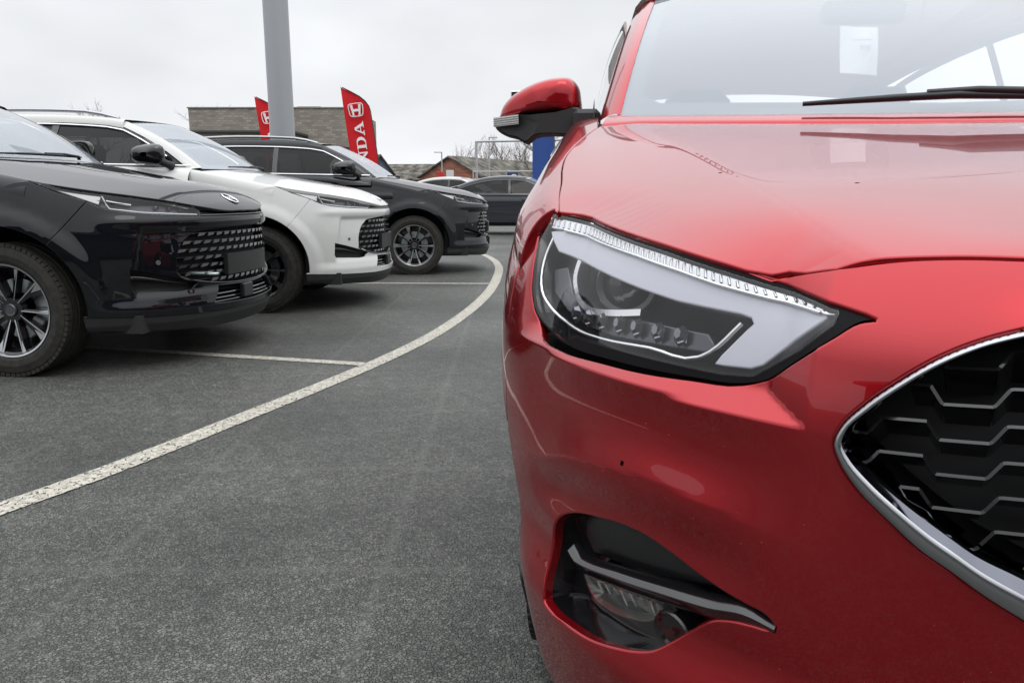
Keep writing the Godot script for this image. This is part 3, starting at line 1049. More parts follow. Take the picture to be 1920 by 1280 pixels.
func red_mirror(car: Node3D, sd: float) -> void:
	var mr := part("door_mirror", car)
	var paint := mat("red_paint", Color.RED, 0.3)
	var black := mat("black_plastic", Color.BLACK, 0.5)
	# cap: front view outline (lateral, y) seen from ahead; depth bulges forward and closes behind
	var prof := curve([Vector2(1.043, 1.187), Vector2(1.036, 1.212), Vector2(1.012, 1.240), Vector2(0.975, 1.262), Vector2(0.92, 1.283), Vector2(0.865, 1.293), Vector2(0.83, 1.290), Vector2(0.809, 1.268), Vector2(0.802, 1.235), Vector2(0.800, 1.206), Vector2(0.87, 1.198), Vector2(0.95, 1.192)], 4, true)
	var c := Vector2(0.92, 1.225)
	var shell := func(poly: PackedVector2Array, zf: float, zb: float, fold: float) -> Geo:
		var g := Geo.new()
		var rows := []
		var levels := [[0.0, 0.0], [0.45, 0.03], [0.72, 0.10], [0.87, 0.22], [0.95, 0.38], [0.99, 0.62], [1.0, 1.0], [0.99, 1.45]]
		for lv in levels:
			var row := []
			for p in poly:
				var q: Vector2 = c.lerp(p, lv[0])
				var z := lerpf(zf, zb, lv[1] / 1.45)
				z += fold * maxf(0.0, q.x - 0.93)
				row.append(Vector3(-sd * q.x, q.y, -z))
			rows.append(row)
		var m := poly.size()
		var idx := []
		for i in rows.size():
			var r := []
			for k in m:
				var tu: Vector3 = rows[i][(k + 1) % m] - rows[i][(k - 1 + m) % m]
				var tv: Vector3 = rows[mini(i + 1, rows.size() - 1)][k] - rows[maxi(i - 1, 0)][k]
				var nn := tu.cross(tv).normalized()
				var outv := Vector3(-sd * (poly[k].x - c.x), poly[k].y - c.y, 0.02 if i < 6 else 0.0)
				if i == 0:
					nn = Vector3(0, 0.1, 1).normalized()
				elif nn.dot(outv) < 0.0:
					nn = -nn
				r.append(g.vert(rows[i][k], nn))
			idx.append(r)
		for i in rows.size() - 1:
			for k in m:
				g.quad(idx[i][k], idx[i][(k + 1) % m], idx[i + 1][(k + 1) % m], idx[i + 1][k])
		return g
	obj("cap", shell.call(prof, 1.535, 1.67, 0.35).mesh(), paint, mr)
	var low := curve([Vector2(1.050, 1.160), Vector2(1.043, 1.184), Vector2(0.95, 1.190), Vector2(0.87, 1.196), Vector2(0.80, 1.204), Vector2(0.795, 1.17), Vector2(0.80, 1.142), Vector2(0.88, 1.136), Vector2(0.935, 1.130), Vector2(0.960, 1.113), Vector2(0.985, 1.126), Vector2(1.03, 1.140)], 3, true)
	c = Vector2(0.92, 1.165)
	var shell2 := func(poly: PackedVector2Array, zf: float, zb: float) -> Geo:
		var g := Geo.new()
		var m := poly.size()
		for i in m:
			var a := poly[i]
			var b := poly[(i + 1) % m]
			var outv := Vector3(-sd * ((a.x + b.x) * 0.5 - c.x), (a.y + b.y) * 0.5 - c.y, 0)
			var za := zf + 0.35 * maxf(0.0, a.x - 0.93)
			var zb2 := zf + 0.35 * maxf(0.0, b.x - 0.93)
			var ai := c.lerp(a, 0.9)
			var bi := c.lerp(b, 0.9)
			g.flat_quad(Vector3(-sd * a.x, a.y, -za - 0.012), Vector3(-sd * b.x, b.y, -zb2 - 0.012), Vector3(-sd * b.x, b.y, -zb), Vector3(-sd * a.x, a.y, -zb), outv)
			g.flat_quad(Vector3(-sd * a.x, a.y, -za - 0.012), Vector3(-sd * b.x, b.y, -zb2 - 0.012), Vector3(-sd * bi.x, bi.y, -zb2), Vector3(-sd * ai.x, ai.y, -za), outv + Vector3(0, 0, 0.06))
			g.flat_quad(Vector3(-sd * ai.x, ai.y, -za), Vector3(-sd * bi.x, bi.y, -zb2), Vector3(-sd * c.x, c.y, -zf), Vector3(-sd * c.x, c.y, -zf - 0.0001), Vector3(0, 0, 1))
		return g
	obj("lower_housing", shell2.call(low, 1.545, 1.66).mesh(), black, mr)
	# indicator in the outer end
	var ind := Geo.new()
	var ip := []
	for k in 5:
		ip.append(Vector3(-sd * lerpf(1.053, 0.975, k / 4.0), lerpf(1.172, 1.176, k / 4.0), -(lerpf(1.585, 1.543, k / 4.0))))
	ind.bar(ip, [Vector3(-sd * 0.5, 0, 1).normalized(), Vector3(-sd * 0.4, 0, 1).normalized(), Vector3(-sd * 0.3, 0, 1).normalized(), Vector3(-sd * 0.2, 0, 1).normalized(), Vector3(0, 0, 1)], 0.026, 0.02)
	for k in 4:
		var w := []
		for p in ip:
			w.append(p + Vector3(0, -0.009 + k * 0.006, 0.001))
		ind.tube(w, 0.0016, 5)
	obj("indicator", ind.mesh(), mat("indicator_lens", lin(0.42, 0.42, 0.41), 0.2, 0.3, 0.8), mr)
	var arm := Geo.new()
	arm.cbox(Vector3(-sd * 0.782, 1.165, -1.535), Vector3(0.075, 0.066, 0.07), 0.012)
	obj("arm", arm.mesh(), black, mr)
	var sail := Geo.new()
	sail.flat_quad(Vector3(-sd * 0.765, 1.15, -1.43), Vector3(-sd * 0.775, 1.15, -1.62), Vector3(-sd * 0.765, 1.24, -1.62), Vector3(-sd * 0.758, 1.17, -1.45), Vector3(-sd, 0, 0))
	obj("sail_panel", sail.mesh(), black, mr)
	var mg := Geo.new()
	mg.cbox(Vector3(-sd * 0.92, 1.215, -1.672), Vector3(0.19, 0.11, 0.006), 0.003)
	obj("mirror_glass", mg.mesh(), mat("mirror", lin(0.7, 0.7, 0.72), 0.03, 1.0), mr)

func red_cabin(car: Node3D, paint: Material, black: Material, matte: Material) -> void:
	var pane := glass("windscreen", Color(0.86, 0.90, 0.94), 0.36)
	# windscreen with a black printed border
	var ws := PackedVector2Array([Vector2(-0.70, 0.004), Vector2(-0.35, 0.0), Vector2(0, 0.0), Vector2(0.35, 0.0), Vector2(0.70, 0.004), Vector2(0.70, 0.99), Vector2(-0.70, 0.99)])
	obj("windscreen", patch(red_W, ws, [], Vector2(0.06, 0.05), -1.0, 0.0).mesh(), pane, car)
	var hole: PackedVector2Array = Geometry2D.offset_polygon(V2([-0.60, 0.13, 0.0, 0.105, 0.60, 0.13, 0.60, 0.89, 0.0, 0.91, -0.60, 0.89]), 0.045, Geometry2D.JOIN_ROUND)[0]
	obj("screen_border", patch(func(v): return red_W(v) - Vector3(0, 0.004, 0.003), ws, [hole], Vector2(0.03, 0.03), -1.0, 0.0).mesh(), mat("frit", lin(0.01, 0.01, 0.01), 0.4), car)
	# cowl
	var crow := []
	for i in 31:
		var f := -1.0 + i / 15.0
		var w0 := red_W(Vector2(0.70 * f, 0.0))
		var hz := 1.085 + 0.262 * f * f
		var hy := red_top(absf(0.70 * f), hz)
		crow.append([Vector3(0.70 * f, hy - 0.03, -hz), Vector3(0.70 * f, hy - 0.022, -hz - 0.008), w0 + Vector3(0, -0.001, 0.002), w0 + Vector3(0, -0.012, -0.03)])
	var cowl := loft(crow, Vector3(0, 0.5, -1.4))
	obj("cowl", cowl.mesh(), matte, car)
	# roof, pillars, sides
	gh_build(car, {
		"ws": red_W, "wsx": 0.71, "roof_z": [1.80, 2.1, 2.6, 3.2, 3.7, 4.0], "roof_y": [1.600, 1.628, 1.642, 1.628, 1.585, 1.53], "roof_a": [0.605, 0.615, 0.62, 0.61, 0.58, 0.55],
		"belt_z": [1.45, 2.2, 3.0, 4.0], "belt_y": [1.168, 1.11, 1.10, 1.16], "belt_a": [0.758, 0.80, 0.82, 0.78],
		"tail": [4.28, 1.12, 0.72], "ysh": red_ysh(1.46), "wall_a": 0.885, "trim": black, "glass": glass("side_glass", Color(0.35, 0.4, 0.4), 0.18), "splits": [2.55, 3.45], "ws_top_sweep": 0.155, "ws_bottom_sweep": 0.26}, paint, black)
	# wipers lying on the screen base
	wiper(car, [Vector3(-0.30, 1.160, -1.125), Vector3(-0.12, 1.166, -1.09), Vector3(0.0, 1.170, -1.085), Vector3(0.28, 1.163, -1.10)], Vector3(0.30, 1.150, -1.10))
	# interior
	var dash := Geo.new()
	dash.cbox(Vector3(0, 1.06, -1.62), Vector3(1.36, 0.16, 0.50), 0.05)
	obj("dashboard", dash.mesh(), matte, car)
	for x in [-0.36, 0.36]:
		seat(car, Vector3(x, 0.42, -2.55))
	var sw := Geo.new()
	var ringp := []
	for k in 25:
		var a := TAU * k / 24.0
		ringp.append(Vector3(-0.36 + 0.18 * cos(a), 1.08 + 0.17 * sin(a), -1.98 - 0.06 * sin(a)))
	sw.tube(ringp, 0.014, 8, false)
	obj("steering_wheel", sw.mesh(), matte, car)
	var im := Geo.new()
	im.cbox(Vector3(0.02, 1.50, -1.86), Vector3(0.24, 0.07, 0.03), 0.015)
	im.tube([Vector3(0.0, 1.53, -1.86), Vector3(0.0, 1.58, -1.85)], 0.012, 6)
	obj("rear_view_mirror", im.mesh(), matte, car)
	var fl := Geo.new()
	fl.box(Vector3(0, 0.36, -2.6), Vector3(1.5, 0.04, 2.6))
	obj("cabin_floor", fl.mesh(), matte, car)

func seat(car: Node3D, at: Vector3) -> void:
	var g := Geo.new()
	g.cbox(at + Vector3(0, 0.12, 0.15), Vector3(0.5, 0.2, 0.5), 0.06)
	g.cbox(at + Vector3(0, 0.48, -0.16), Vector3(0.48, 0.62, 0.16), 0.06, Basis(Vector3.RIGHT, 0.22))
	g.cbox(at + Vector3(0, 0.89, -0.24), Vector3(0.27, 0.19, 0.11), 0.045, Basis(Vector3.RIGHT, 0.15))
	g.tube([at + Vector3(-0.06, 0.7, -0.2), at + Vector3(-0.06, 0.85, -0.235)], 0.008, 6)
	g.tube([at + Vector3(0.06, 0.7, -0.2), at + Vector3(0.06, 0.85, -0.235)], 0.008, 6)
	obj("seat", g.mesh(), mat("seat_fabric", lin(0.02, 0.02, 0.022), 0.8), car)

func wiper(car: Node3D, pts: Array, pivot: Vector3) -> void:
	var w := part("wiper", car)
	var black := mat("wiper_black", lin(0.012, 0.013, 0.016), 0.45)
	var g := Geo.new()
	var r := [0.005, 0.008, 0.009, 0.006]
	g.tube(pts, r.slice(0, pts.size()), 7)
	obj("blade", g.mesh(), black, w)
	var a := Geo.new()
	a.tube([(pts[1] + pts[2]) * 0.5 + Vector3(0, 0.008, 0), pts[2] + Vector3(0.04, 0.009, 0.0), pivot + Vector3(0, 0.02, 0), pivot], [0.006, 0.008, 0.010, 0.012], 7)
	obj("arm", a.mesh(), black, w)

# ---------------------------------------------------------------- shared car parts
# smooth surface through a grid of points; normals turned away from 'inside'
func loft(rows: Array, inside: Vector3, g: Geo = null, closed := false) -> Geo:
	if g == null:
		g = Geo.new()
	var n := rows.size()
	var m: int = rows[0].size()
	var idx := []
	var flip := 0.0
	for i in n:
		for k in m:
			var nn := loft_n(rows, i, k, closed)
			flip += nn.dot((rows[i][k] - inside))
	for i in n:
		var r := []
		for k in m:
			r.append(g.vert(rows[i][k], loft_n(rows, i, k, closed) * signf(flip), Vector2(float(k) / m, float(i) / n)))
		idx.append(r)
	for i in n - 1:
		for k in (m if closed else m - 1):
			g.quad(idx[i][k], idx[i][(k + 1) % m], idx[i + 1][(k + 1) % m], idx[i + 1][k])
	return g

func loft_n(rows: Array, i: int, k: int, closed: bool) -> Vector3:
	var m: int = rows[0].size()
	var tu: Vector3
	if closed:
		tu = rows[i][(k + 1) % m] - rows[i][(k - 1 + m) % m]
	else:
		tu = rows[i][mini(k + 1, m - 1)] - rows[i][maxi(k - 1, 0)]
	var tv: Vector3 = rows[mini(i + 1, rows.size() - 1)][k] - rows[maxi(i - 1, 0)][k]
	return tu.cross(tv).normalized()

func gh_build(car: Node3D, P: Dictionary, paint: Material, trim: Material) -> void:
	var W: Callable = P.ws
	var wx: float = P.wsx
	var rz := PackedFloat32Array(P.roof_z)
	var ry := PackedFloat32Array(P.roof_y)
	var ra := PackedFloat32Array(P.roof_a)
	var bz := PackedFloat32Array(P.belt_z)
	var by := PackedFloat32Array(P.belt_y)
	var ba := PackedFloat32Array(P.belt_a)
	var z0: float = P.roof_z[0]
	var z1: float = P.roof_z[P.roof_z.size() - 1]
	var sweep: float = P.ws_top_sweep
	var ctr := Vector3(0, 1.1, -2.6)
	# roof
	var rows := []
	for i in 25:
		var row := []
		for k in 25:
			var f := -1.0 + k / 12.0
			var za := z0 + sweep * f * f + 0.004
			var z := lerpf(za, z1, i / 24.0)
			row.append(Vector3(f * sp(z, rz, ra), sp(z, rz, ry) - 0.03 * f * f, -z))
		rows.append(row)
	obj("roof", loft(rows, ctr).mesh(), paint, car)
	# rear screen and tailgate
	var tz: float = P.tail[0]
	var ty: float = P.tail[1]
	var ta: float = P.tail[2]
	var rg := []
	for i in 9:
		var row := []
		for k in 13:
			var f := -1.0 + k / 6.0
			var a := Vector3(f * sp(z1, rz, ra), sp(z1, rz, ry) - 0.03 * f * f, -z1)
			var b := Vector3(f * ta, ty, -(tz - 0.1 * f * f))
			var p := a.lerp(b, i / 8.0)
			row.append(p + Vector3(0, 0.03, -0.03) * sin(PI * i / 8.0))
		rg.append(row)
	obj("rear_screen", loft(rg, ctr).mesh(), P.glass, car)
	for sd in [-1.0, 1.0]:
		var edge := []
		var outer := []
		for i in 13:
			var t := i / 12.0
			var e: Vector3 = W.call(Vector2(wx * 0.99, t))
			e.x = absf(e.x)
			edge.append(e)
		# A pillar: painted strip wrapping round the screen's side
		var pr := []
		for i in 13:
			var e: Vector3 = edge[i]
			var row := []
			var dn := 0.0
			for q in [[-0.012, 0.004, -0.004, 0.0], [0.0, 0.008, 0.004, 0.05], [0.018, 0.006, 0.024, 0.3], [0.034, 0.0, 0.052, 0.7], [0.044, -0.004, 0.09, 1.0]]:
				row.append(Vector3(sd * (e.x + q[0]), e.y + q[1] - dn * q[3], e.z - q[2]))
			pr.append(row)
			outer.append(row[4])
		obj("front_pillar", loft(pr, ctr).mesh(), paint, car)
		# cant rail along the roof edge
		var cr := []
		var topline := []
		for i in 21:
			var z := lerpf(z0 + sweep + 0.004, z1, i / 20.0)
			var a := sp(z, rz, ra)
			var y := sp(z, rz, ry) - 0.03
			var row := []
			for q in [[0.0, 0.0], [0.022, -0.010], [0.038, -0.030], [0.046, -0.055], [0.050, -0.072]]:
				row.append(Vector3(sd * (a + q[0]), y + q[1], -z))
			cr.append(row)
			topline.append(row[4])
		obj("roof_edge", loft(cr, ctr).mesh(), paint, car)
		# side glazing surface through belt and roof edge
		var at := sp(2.6, rz, ra) + 0.05
		var yt := sp(2.6, rz, ry) - 0.10
		var G := func(v: Vector2) -> Vector3:
			var yb := sp(v.x, bz, by)
			var t := (v.y - yb) / (yt - yb)
			var a := lerpf(sp(v.x, bz, ba), at, t) + 0.010 * sin(PI * clampf(t, 0, 1))
			return Vector3(sd * a, v.y, -v.x)
		var poly := PackedVector2Array()
		for e in outer:
			if -e.z > bz[0] + 0.02 and e.y < topline[0].y + 0.004:
				poly.append(Vector2(-e.z, e.y))
		var last: Vector2 = poly[poly.size() - 1]
		poly.append(Vector2(last.x + 0.06, minf(last.y + 0.03, topline[0].y + 0.006)))
		for e in topline:
			if poly.is_empty() or -e.z > poly[poly.size() - 1].x + 0.01:
				poly.append(Vector2(-e.z, e.y + 0.006))
		poly.append(Vector2(z1 + 0.1, ty + 0.02))
		var zz := z1 + 0.0
		while zz > bz[0]:
			poly.append(Vector2(zz, sp(zz, bz, by)))
			zz -= 0.12
		poly.append(Vector2(bz[0], by[0]))
		var inset: Array = Geometry2D.offset_polygon(poly, -0.028)
		var wins := []
		if inset.size() > 0:
			var cuts: Array = [-10.0]
			cuts.append_array(P.splits)
			cuts.append(20.0)
			for i in cuts.size() - 1:
				var a: float = cuts[i] + 0.028
				var b: float = cuts[i + 1] - 0.028
				wins.append_array(Geometry2D.intersect_polygons(inset[0], PackedVector2Array([Vector2(a, 0), Vector2(b, 0), Vector2(b, 3), Vector2(a, 3)])))
		obj("window_frame", patch(G, poly, wins, Vector2(0.06, 0.06), -1.0 * sd, 0.0).mesh(), P.trim, car)
		var Gi := func(v: Vector2) -> Vector3: return G.call(v) - Vector3(sd * 0.006, 0, 0)
		for wpoly in wins:
			obj("side_window", patch(Gi, wpoly, [], Vector2(0.1, 0.08), -1.0 * sd, 0.0).mesh(), P.glass, car)
		if P.has("chrome"):
			var ch := Geo.new()
			var line := []
			var nr := []
			for e in inset[0]:
				if e.y > sp(e.x, bz, by) + 0.05:
					line.append(e)
			line.sort_custom(func(a, b): return a.x < b.x)
			var pts := []
			for e in line:
				var q: Vector3 = G.call(e + Vector2(0, 0.010))
				pts.append(q + Vector3(sd * 0.003, 0, 0))
				nr.append(Vector3(sd, 0.3, 0).normalized())
			ch.tube(pts, 0.009, 6)
			var bl := []
			var z := bz[0] + 0.02
			while z < z1:
				bl.append(G.call(Vector2(z, sp(z, bz, by) + 0.012)) + Vector3(sd * 0.004, 0, 0))
				z += 0.15
			ch.tube(bl, 0.008, 6)
			obj("window_trim", ch.mesh(), P.chrome, car)
		# shoulder between wall and belt
		var sr := []
		for i in 30:
			var z := lerpf(bz[0], z1, i / 29.0)
			var p0 := Vector3(sd * P.wall_a, P.ysh + 0.01 * maxf(0.0, z - 1.46), -z)
			var p1: Vector3 = G.call(Vector2(z, sp(z, bz, by)))
			var row := []
			for k in 6:
				var t := k / 5.0
				row.append(p0.lerp(p1, t) + Vector3(sd * 0.018, 0.012, 0) * sin(PI * t))
			sr.append(row)
		obj("shoulder", loft(sr, ctr).mesh(), paint, car)

# wheel: style 0 = plain dark alloy, 1 = two-tone five double spokes
func wheel(car: Node3D, at: Vector3, r: float, w: float, side: float, style: int) -> Node3D:
	var o := part("wheel", car)
	o.position = at
	# local axis: +Y of the lathe points to the outside (x * side)
	var b := Basis(Vector3(0, 0, 1), Vector3(side, 0, 0), Vector3(0, side, 0)) if side > 0 else Basis(Vector3(0, 0, 1), Vector3(-1, 0, 0), Vector3(0, -1, 0))
	var xf := Transform3D(b.orthonormalized(), Vector3.ZERO)
	var key := "wheel_%d_%.2f" % [style, r]
	if not mesh_cache.has(key):
		mesh_cache[key] = make_wheel(r, w, style)
	var c: Array = mesh_cache[key]
	var names := ["tyre", "rim", "rim_face", "brake_disc", "caliper", "hub_cap"]
	var ms := [tyre_mat(), mat("rim_black", lin(0.012, 0.012, 0.013), 0.25, 0.3, 0.5), mat("rim_machined", lin(0.55, 0.56, 0.58), 0.28, 1.0), mat("disc_steel", lin(0.42, 0.46, 0.47), 0.35, 1.0), mat("caliper_grey", lin(0.30, 0.31, 0.32), 0.5, 0.4), mat("hub_grey", lin(0.10, 0.10, 0.11), 0.3, 0.6)]
	for i in c.size():
		if c[i] == null:
			continue
		var mi := obj(names[i], c[i], ms[i], o)
		mi.transform = xf
	return o

var mesh_cache := {}

func tyre_mat() -> StandardMaterial3D:
	if mats.has("tyre"):
		return mats["tyre"]
	var m := mat("tyre", lin(0.022, 0.021, 0.020), 0.75)
	var n := FastNoiseLite.new()
	n.seed = 9
	n.frequency = 0.03
	n.fractal_octaves = 4
	var im := n.get_seamless_image(256, 256)
	var gr := Image.create(256, 256, false, Image.FORMAT_RGB8)
	for y in 256:
		for x in 256:
			var k := 0.65 + 0.7 * im.get_pixel(x, y).r
			gr.set_pixel(x, y, Color(k, k * 0.98, k * 0.94) * 0.72)
	m.albedo_texture = ImageTexture.create_from_image(gr)
	m.albedo_color = lin(0.036, 0.034, 0.032)
	m.uv1_triplanar = true
	m.uv1_scale = Vector3(2.5, 2.5, 2.5)
	return m

func make_wheel(r: float, w: float, style: int) -> Array:
	var rr := r * 0.69
	var h := w * 0.5
	var tyre := Geo.new()
	# outer half profile from inside bead round the tread to the inner bead
	var prof := PackedVector2Array()
	for p in [[rr, -h * 0.8], [rr + 0.02, -h * 0.95], [r - 0.06, -h * 1.0], [r - 0.025, -h * 0.94], [r - 0.006, -h * 0.8], [r, -h * 0.6]]:
		prof.append(Vector2(p[0], p[1]))
	for gx in [-0.36, -0.12, 0.12, 0.36]:
		prof.append(Vector2(r, (gx - 0.04) * w))
		prof.append(Vector2(r - 0.006, (gx - 0.035) * w))
		prof.append(Vector2(r - 0.006, (gx + 0.035) * w))
		prof.append(Vector2(r, (gx + 0.04) * w))
	for p in [[r, h * 0.6], [r - 0.006, h * 0.8], [r - 0.025, h * 0.94], [r - 0.06, h * 1.0], [rr + 0.02, h * 0.95], [rr + 0.006, h * 0.86], [rr, h * 0.8], [rr - 0.004, h * 0.70]]:
		prof.append(Vector2(p[0], p[1]))
	tyre.lathe(prof, 64, Transform3D.IDENTITY)
	# shoulder blocks: short sipes across the tread edge
	for k in 72:
		var a := TAU * k / 72.0
		var c := Vector3(cos(a), 0, sin(a))
		for sg in [-1.0, 1.0]:
			tyre.box(c * (r - 0.0105) + Vector3(0, sg * h * 0.79, 0), Vector3(0.018, w * 0.15, 0.024 * r / 0.36), Basis(c, Vector3.UP, c.cross(Vector3.UP)))
	var rim := Geo.new()
	rim.lathe(V2([rr - 0.006, h * 0.84, rr - 0.02, h * 0.74, rr - 0.028, h * 0.2, rr - 0.03, -h * 0.8]), 56, Transform3D.IDENTITY)
	rim.lathe(V2([0.065, -h * 0.5, 0.065, h * 0.55, 0.0, h * 0.55]), 24, Transform3D.IDENTITY)
	rim.lathe(V2([rr - 0.03, -h * 0.55, 0.0, -h * 0.55]), 32, Transform3D.IDENTITY)
	var face := Geo.new()
	face.lathe(V2([rr + 0.004, h * 0.86, rr + 0.003, h * 0.90, rr - 0.006, h * 0.88, rr - 0.010, h * 0.80]), 64, Transform3D.IDENTITY)
	var zf := h * 0.78
	for k in 5:
		var a0 := TAU * k / 5.0 + 0.3
		for sg in [-1.0, 1.0]:
			# spoke: narrow at hub, wide blade outside
			var ai: float = a0 + sg * 0.20
			var ao: float = a0 + sg * 0.235
			var aw: float = a0 + sg * (0.235 + (0.20 if sg > 0 else 0.09))
			var p := func(rad: float, ang: float, y: float) -> Vector3: return Vector3(rad * cos(ang), y, rad * sin(ang))
			var i0: Vector3 = p.call(0.055, ai - sg * 0.02, zf * 0.72)
			var i1: Vector3 = p.call(0.06, ai + sg * 0.22, zf * 0.68)
			var o0: Vector3 = p.call(rr - 0.012, ao, zf * 1.02)
			var o1: Vector3 = p.call(rr - 0.012, aw, zf * 1.0)
			var m0: Vector3 = i0.lerp(o0, 0.62)
			var m1: Vector3 = i1.lerp(o1, 0.62)
			# machined bright edge along one side, bright tip facets
			var e0: Vector3 = i0.lerp(i1, 0.32)
			var e1: Vector3 = o0.lerp(o1, 0.22)
			face.flat_quad(i0, o0, e1, e0, Vector3.UP)
			face.flat_quad(m0.lerp(m1, 0.55), e1, o1, o1.lerp(m1, 0.12), Vector3.UP)
			rim.flat_quad(e0 - Vector3(0, 0.002, 0), e1 - Vector3(0, 0.002, 0), o1 - Vector3(0, 0.008, 0), i1 - Vector3(0, 0.006, 0), Vector3.UP)
			rim.flat_quad(i0, o0, o0 - Vector3(0, 0.05, 0), i0 - Vector3(0, 0.05, 0), o0.cross(Vector3.UP) * sg)
			rim.flat_quad(i1, o1, o1 - Vector3(0, 0.05, 0), i1 - Vector3(0, 0.05, 0), -o0.cross(Vector3.UP) * sg)
	var disc := Geo.new()
	disc.lathe(V2([0.165, -h * 0.25, 0.165, -h * 0.05, 0.09, -h * 0.05]), 40, Transform3D.IDENTITY)
	var cal := Geo.new()
	for k in 5:
		var a := 0.5 + k * 0.14
		cal.cbox(Vector3(0.135 * cos(a), 0.0, 0.135 * sin(a)), Vector3(0.07, 0.06, 0.03), 0.006, Basis(Vector3(cos(a), 0, sin(a)), Vector3.UP, Vector3(cos(a), 0, sin(a)).cross(Vector3.UP)))
	var cap := Geo.new()
	cap.lathe(V2([0.034, zf * 0.6, 0.034, zf * 0.80, 0.030, zf * 0.84, 0.024, zf * 0.82, 0.0, zf * 0.82]), 24, Transform3D.IDENTITY)
	return [tyre.mesh(), rim.mesh(), face.mesh(), disc.mesh(), cal.mesh(), cap.mesh()]

# ---------------------------------------------------------------- ground
func asphalt_mat() -> StandardMaterial3D:
	var m := mat("asphalt", Color.WHITE, 0.5)
	var n := 1024
	var cell := FastNoiseLite.new()
	cell.seed = 3
	cell.noise_type = FastNoiseLite.TYPE_CELLULAR
	cell.cellular_return_type = FastNoiseLite.RETURN_CELL_VALUE
	cell.frequency = 0.088
	cell.cellular_jitter = 1.0
	var dist: FastNoiseLite = cell.duplicate()
	dist.cellular_return_type = FastNoiseLite.RETURN_DISTANCE2_SUB
	var soft := FastNoiseLite.new()
	soft.seed = 21
	soft.frequency = 0.006
	soft.fractal_octaves = 4
	var ci := cell.get_seamless_image(n, n, false, false, 0.1, false).get_data()
	var di := dist.get_seamless_image(n, n, false, false, 0.1, true).get_data()
	var si := soft.get_seamless_image(n, n).get_data()
	var rng := RandomNumberGenerator.new()
	rng.seed = 77
	var col := PackedByteArray()
	col.resize(n * n * 3)
	var hgt := PackedByteArray()
	hgt.resize(n * n)
	for i in n * n:
		var c := ci[i] / 255.0
		var d := di[i] / 255.0
		var s := si[i] / 255.0
		# stones sit in dark binder; a few of them are pale
		var stone := smoothstep(0.06, 0.26, d)
		var k := lerpf(0.016, 0.034 + 0.19 * pow(c, 1.8) + (0.16 if c > 0.93 else 0.0), stone)
		k *= 0.9 + 0.48 * s
		k *= 0.92 + 0.16 * rng.randf()
		var v := pow(k, 1.0 / 2.2) * 255.0
		var warm := 0.03 * (fposmod(c * 37.0, 1.0) - 0.5)
		col[i * 3] = int(clampf(v * (0.995 + warm), 0, 255))
		col[i * 3 + 1] = int(clampf(v * 1.005, 0, 255))
		col[i * 3 + 2] = int(clampf(v * (0.968 - warm), 0, 255))
		hgt[i] = int(clampf((0.25 + 0.55 * stone * (0.55 + 0.45 * c) + 0.2 * s) * 255.0, 0, 255))
	var cim := Image.create_from_data(n, n, false, Image.FORMAT_RGB8, col)
	var him := Image.create_from_data(n, n, false, Image.FORMAT_L8, hgt)
	m.albedo_texture = ImageTexture.create_from_image(cim)
	m.heightmap_enabled = true
	m.heightmap_texture = ImageTexture.create_from_image(him)
	m.heightmap_scale = 0.8
	m.uv1_scale = Vector3(1.0 / 0.75, 1.0 / 0.75, 1.0)
	# broad damp and worn patches
	var big := FastNoiseLite.new()
	big.seed = 40
	big.frequency = 0.012
	big.fractal_octaves = 5
	var bi := big.get_seamless_image(512, 512).get_data()
	var bc := PackedByteArray()
	bc.resize(512 * 512 * 3)
	for i in 512 * 512:
		var k := clampf(0.70 + 0.42 * bi[i] / 255.0, 0, 1)
		bc[i * 3] = int(255 * k)
		bc[i * 3 + 1] = int(255 * minf(1.0, k * 1.005))
		bc[i * 3 + 2] = int(255 * k * 0.99)
	m.detail_enabled = true
	m.detail_albedo = ImageTexture.create_from_image(Image.create_from_data(512, 512, false, Image.FORMAT_RGB8, bc))
	m.detail_blend_mode = BaseMaterial3D.BLEND_MODE_MUL
	m.detail_uv_layer = BaseMaterial3D.DETAIL_UV_2
	m.uv2_scale = Vector3(1.0 / 9.0, 1.0 / 9.0, 1.0)
	return m

func sheet(x0: float, z0: float, x1: float, z1: float, y: float) -> ArrayMesh:
	var arr := []
	arr.resize(Mesh.ARRAY_MAX)
	var v := PackedVector3Array([Vector3(x0, y, z0), Vector3(x1, y, z0), Vector3(x1, y, z1), Vector3(x0, y, z1)])
	var uv := PackedVector2Array()
	for p in v:
		uv.append(Vector2(p.x, p.z))
	arr[Mesh.ARRAY_VERTEX] = v
	arr[Mesh.ARRAY_NORMAL] = PackedVector3Array([Vector3.UP, Vector3.UP, Vector3.UP, Vector3.UP])
	arr[Mesh.ARRAY_TANGENT] = PackedFloat32Array([1, 0, 0, 1, 1, 0, 0, 1, 1, 0, 0, 1, 1, 0, 0, 1])
	arr[Mesh.ARRAY_TEX_UV] = uv
	arr[Mesh.ARRAY_TEX_UV2] = uv
	arr[Mesh.ARRAY_INDEX] = PackedInt32Array([0, 1, 2, 0, 2, 3])
	var am := ArrayMesh.new()
	am.add_surface_from_arrays(Mesh.PRIMITIVE_TRIANGLES, arr)
	return am

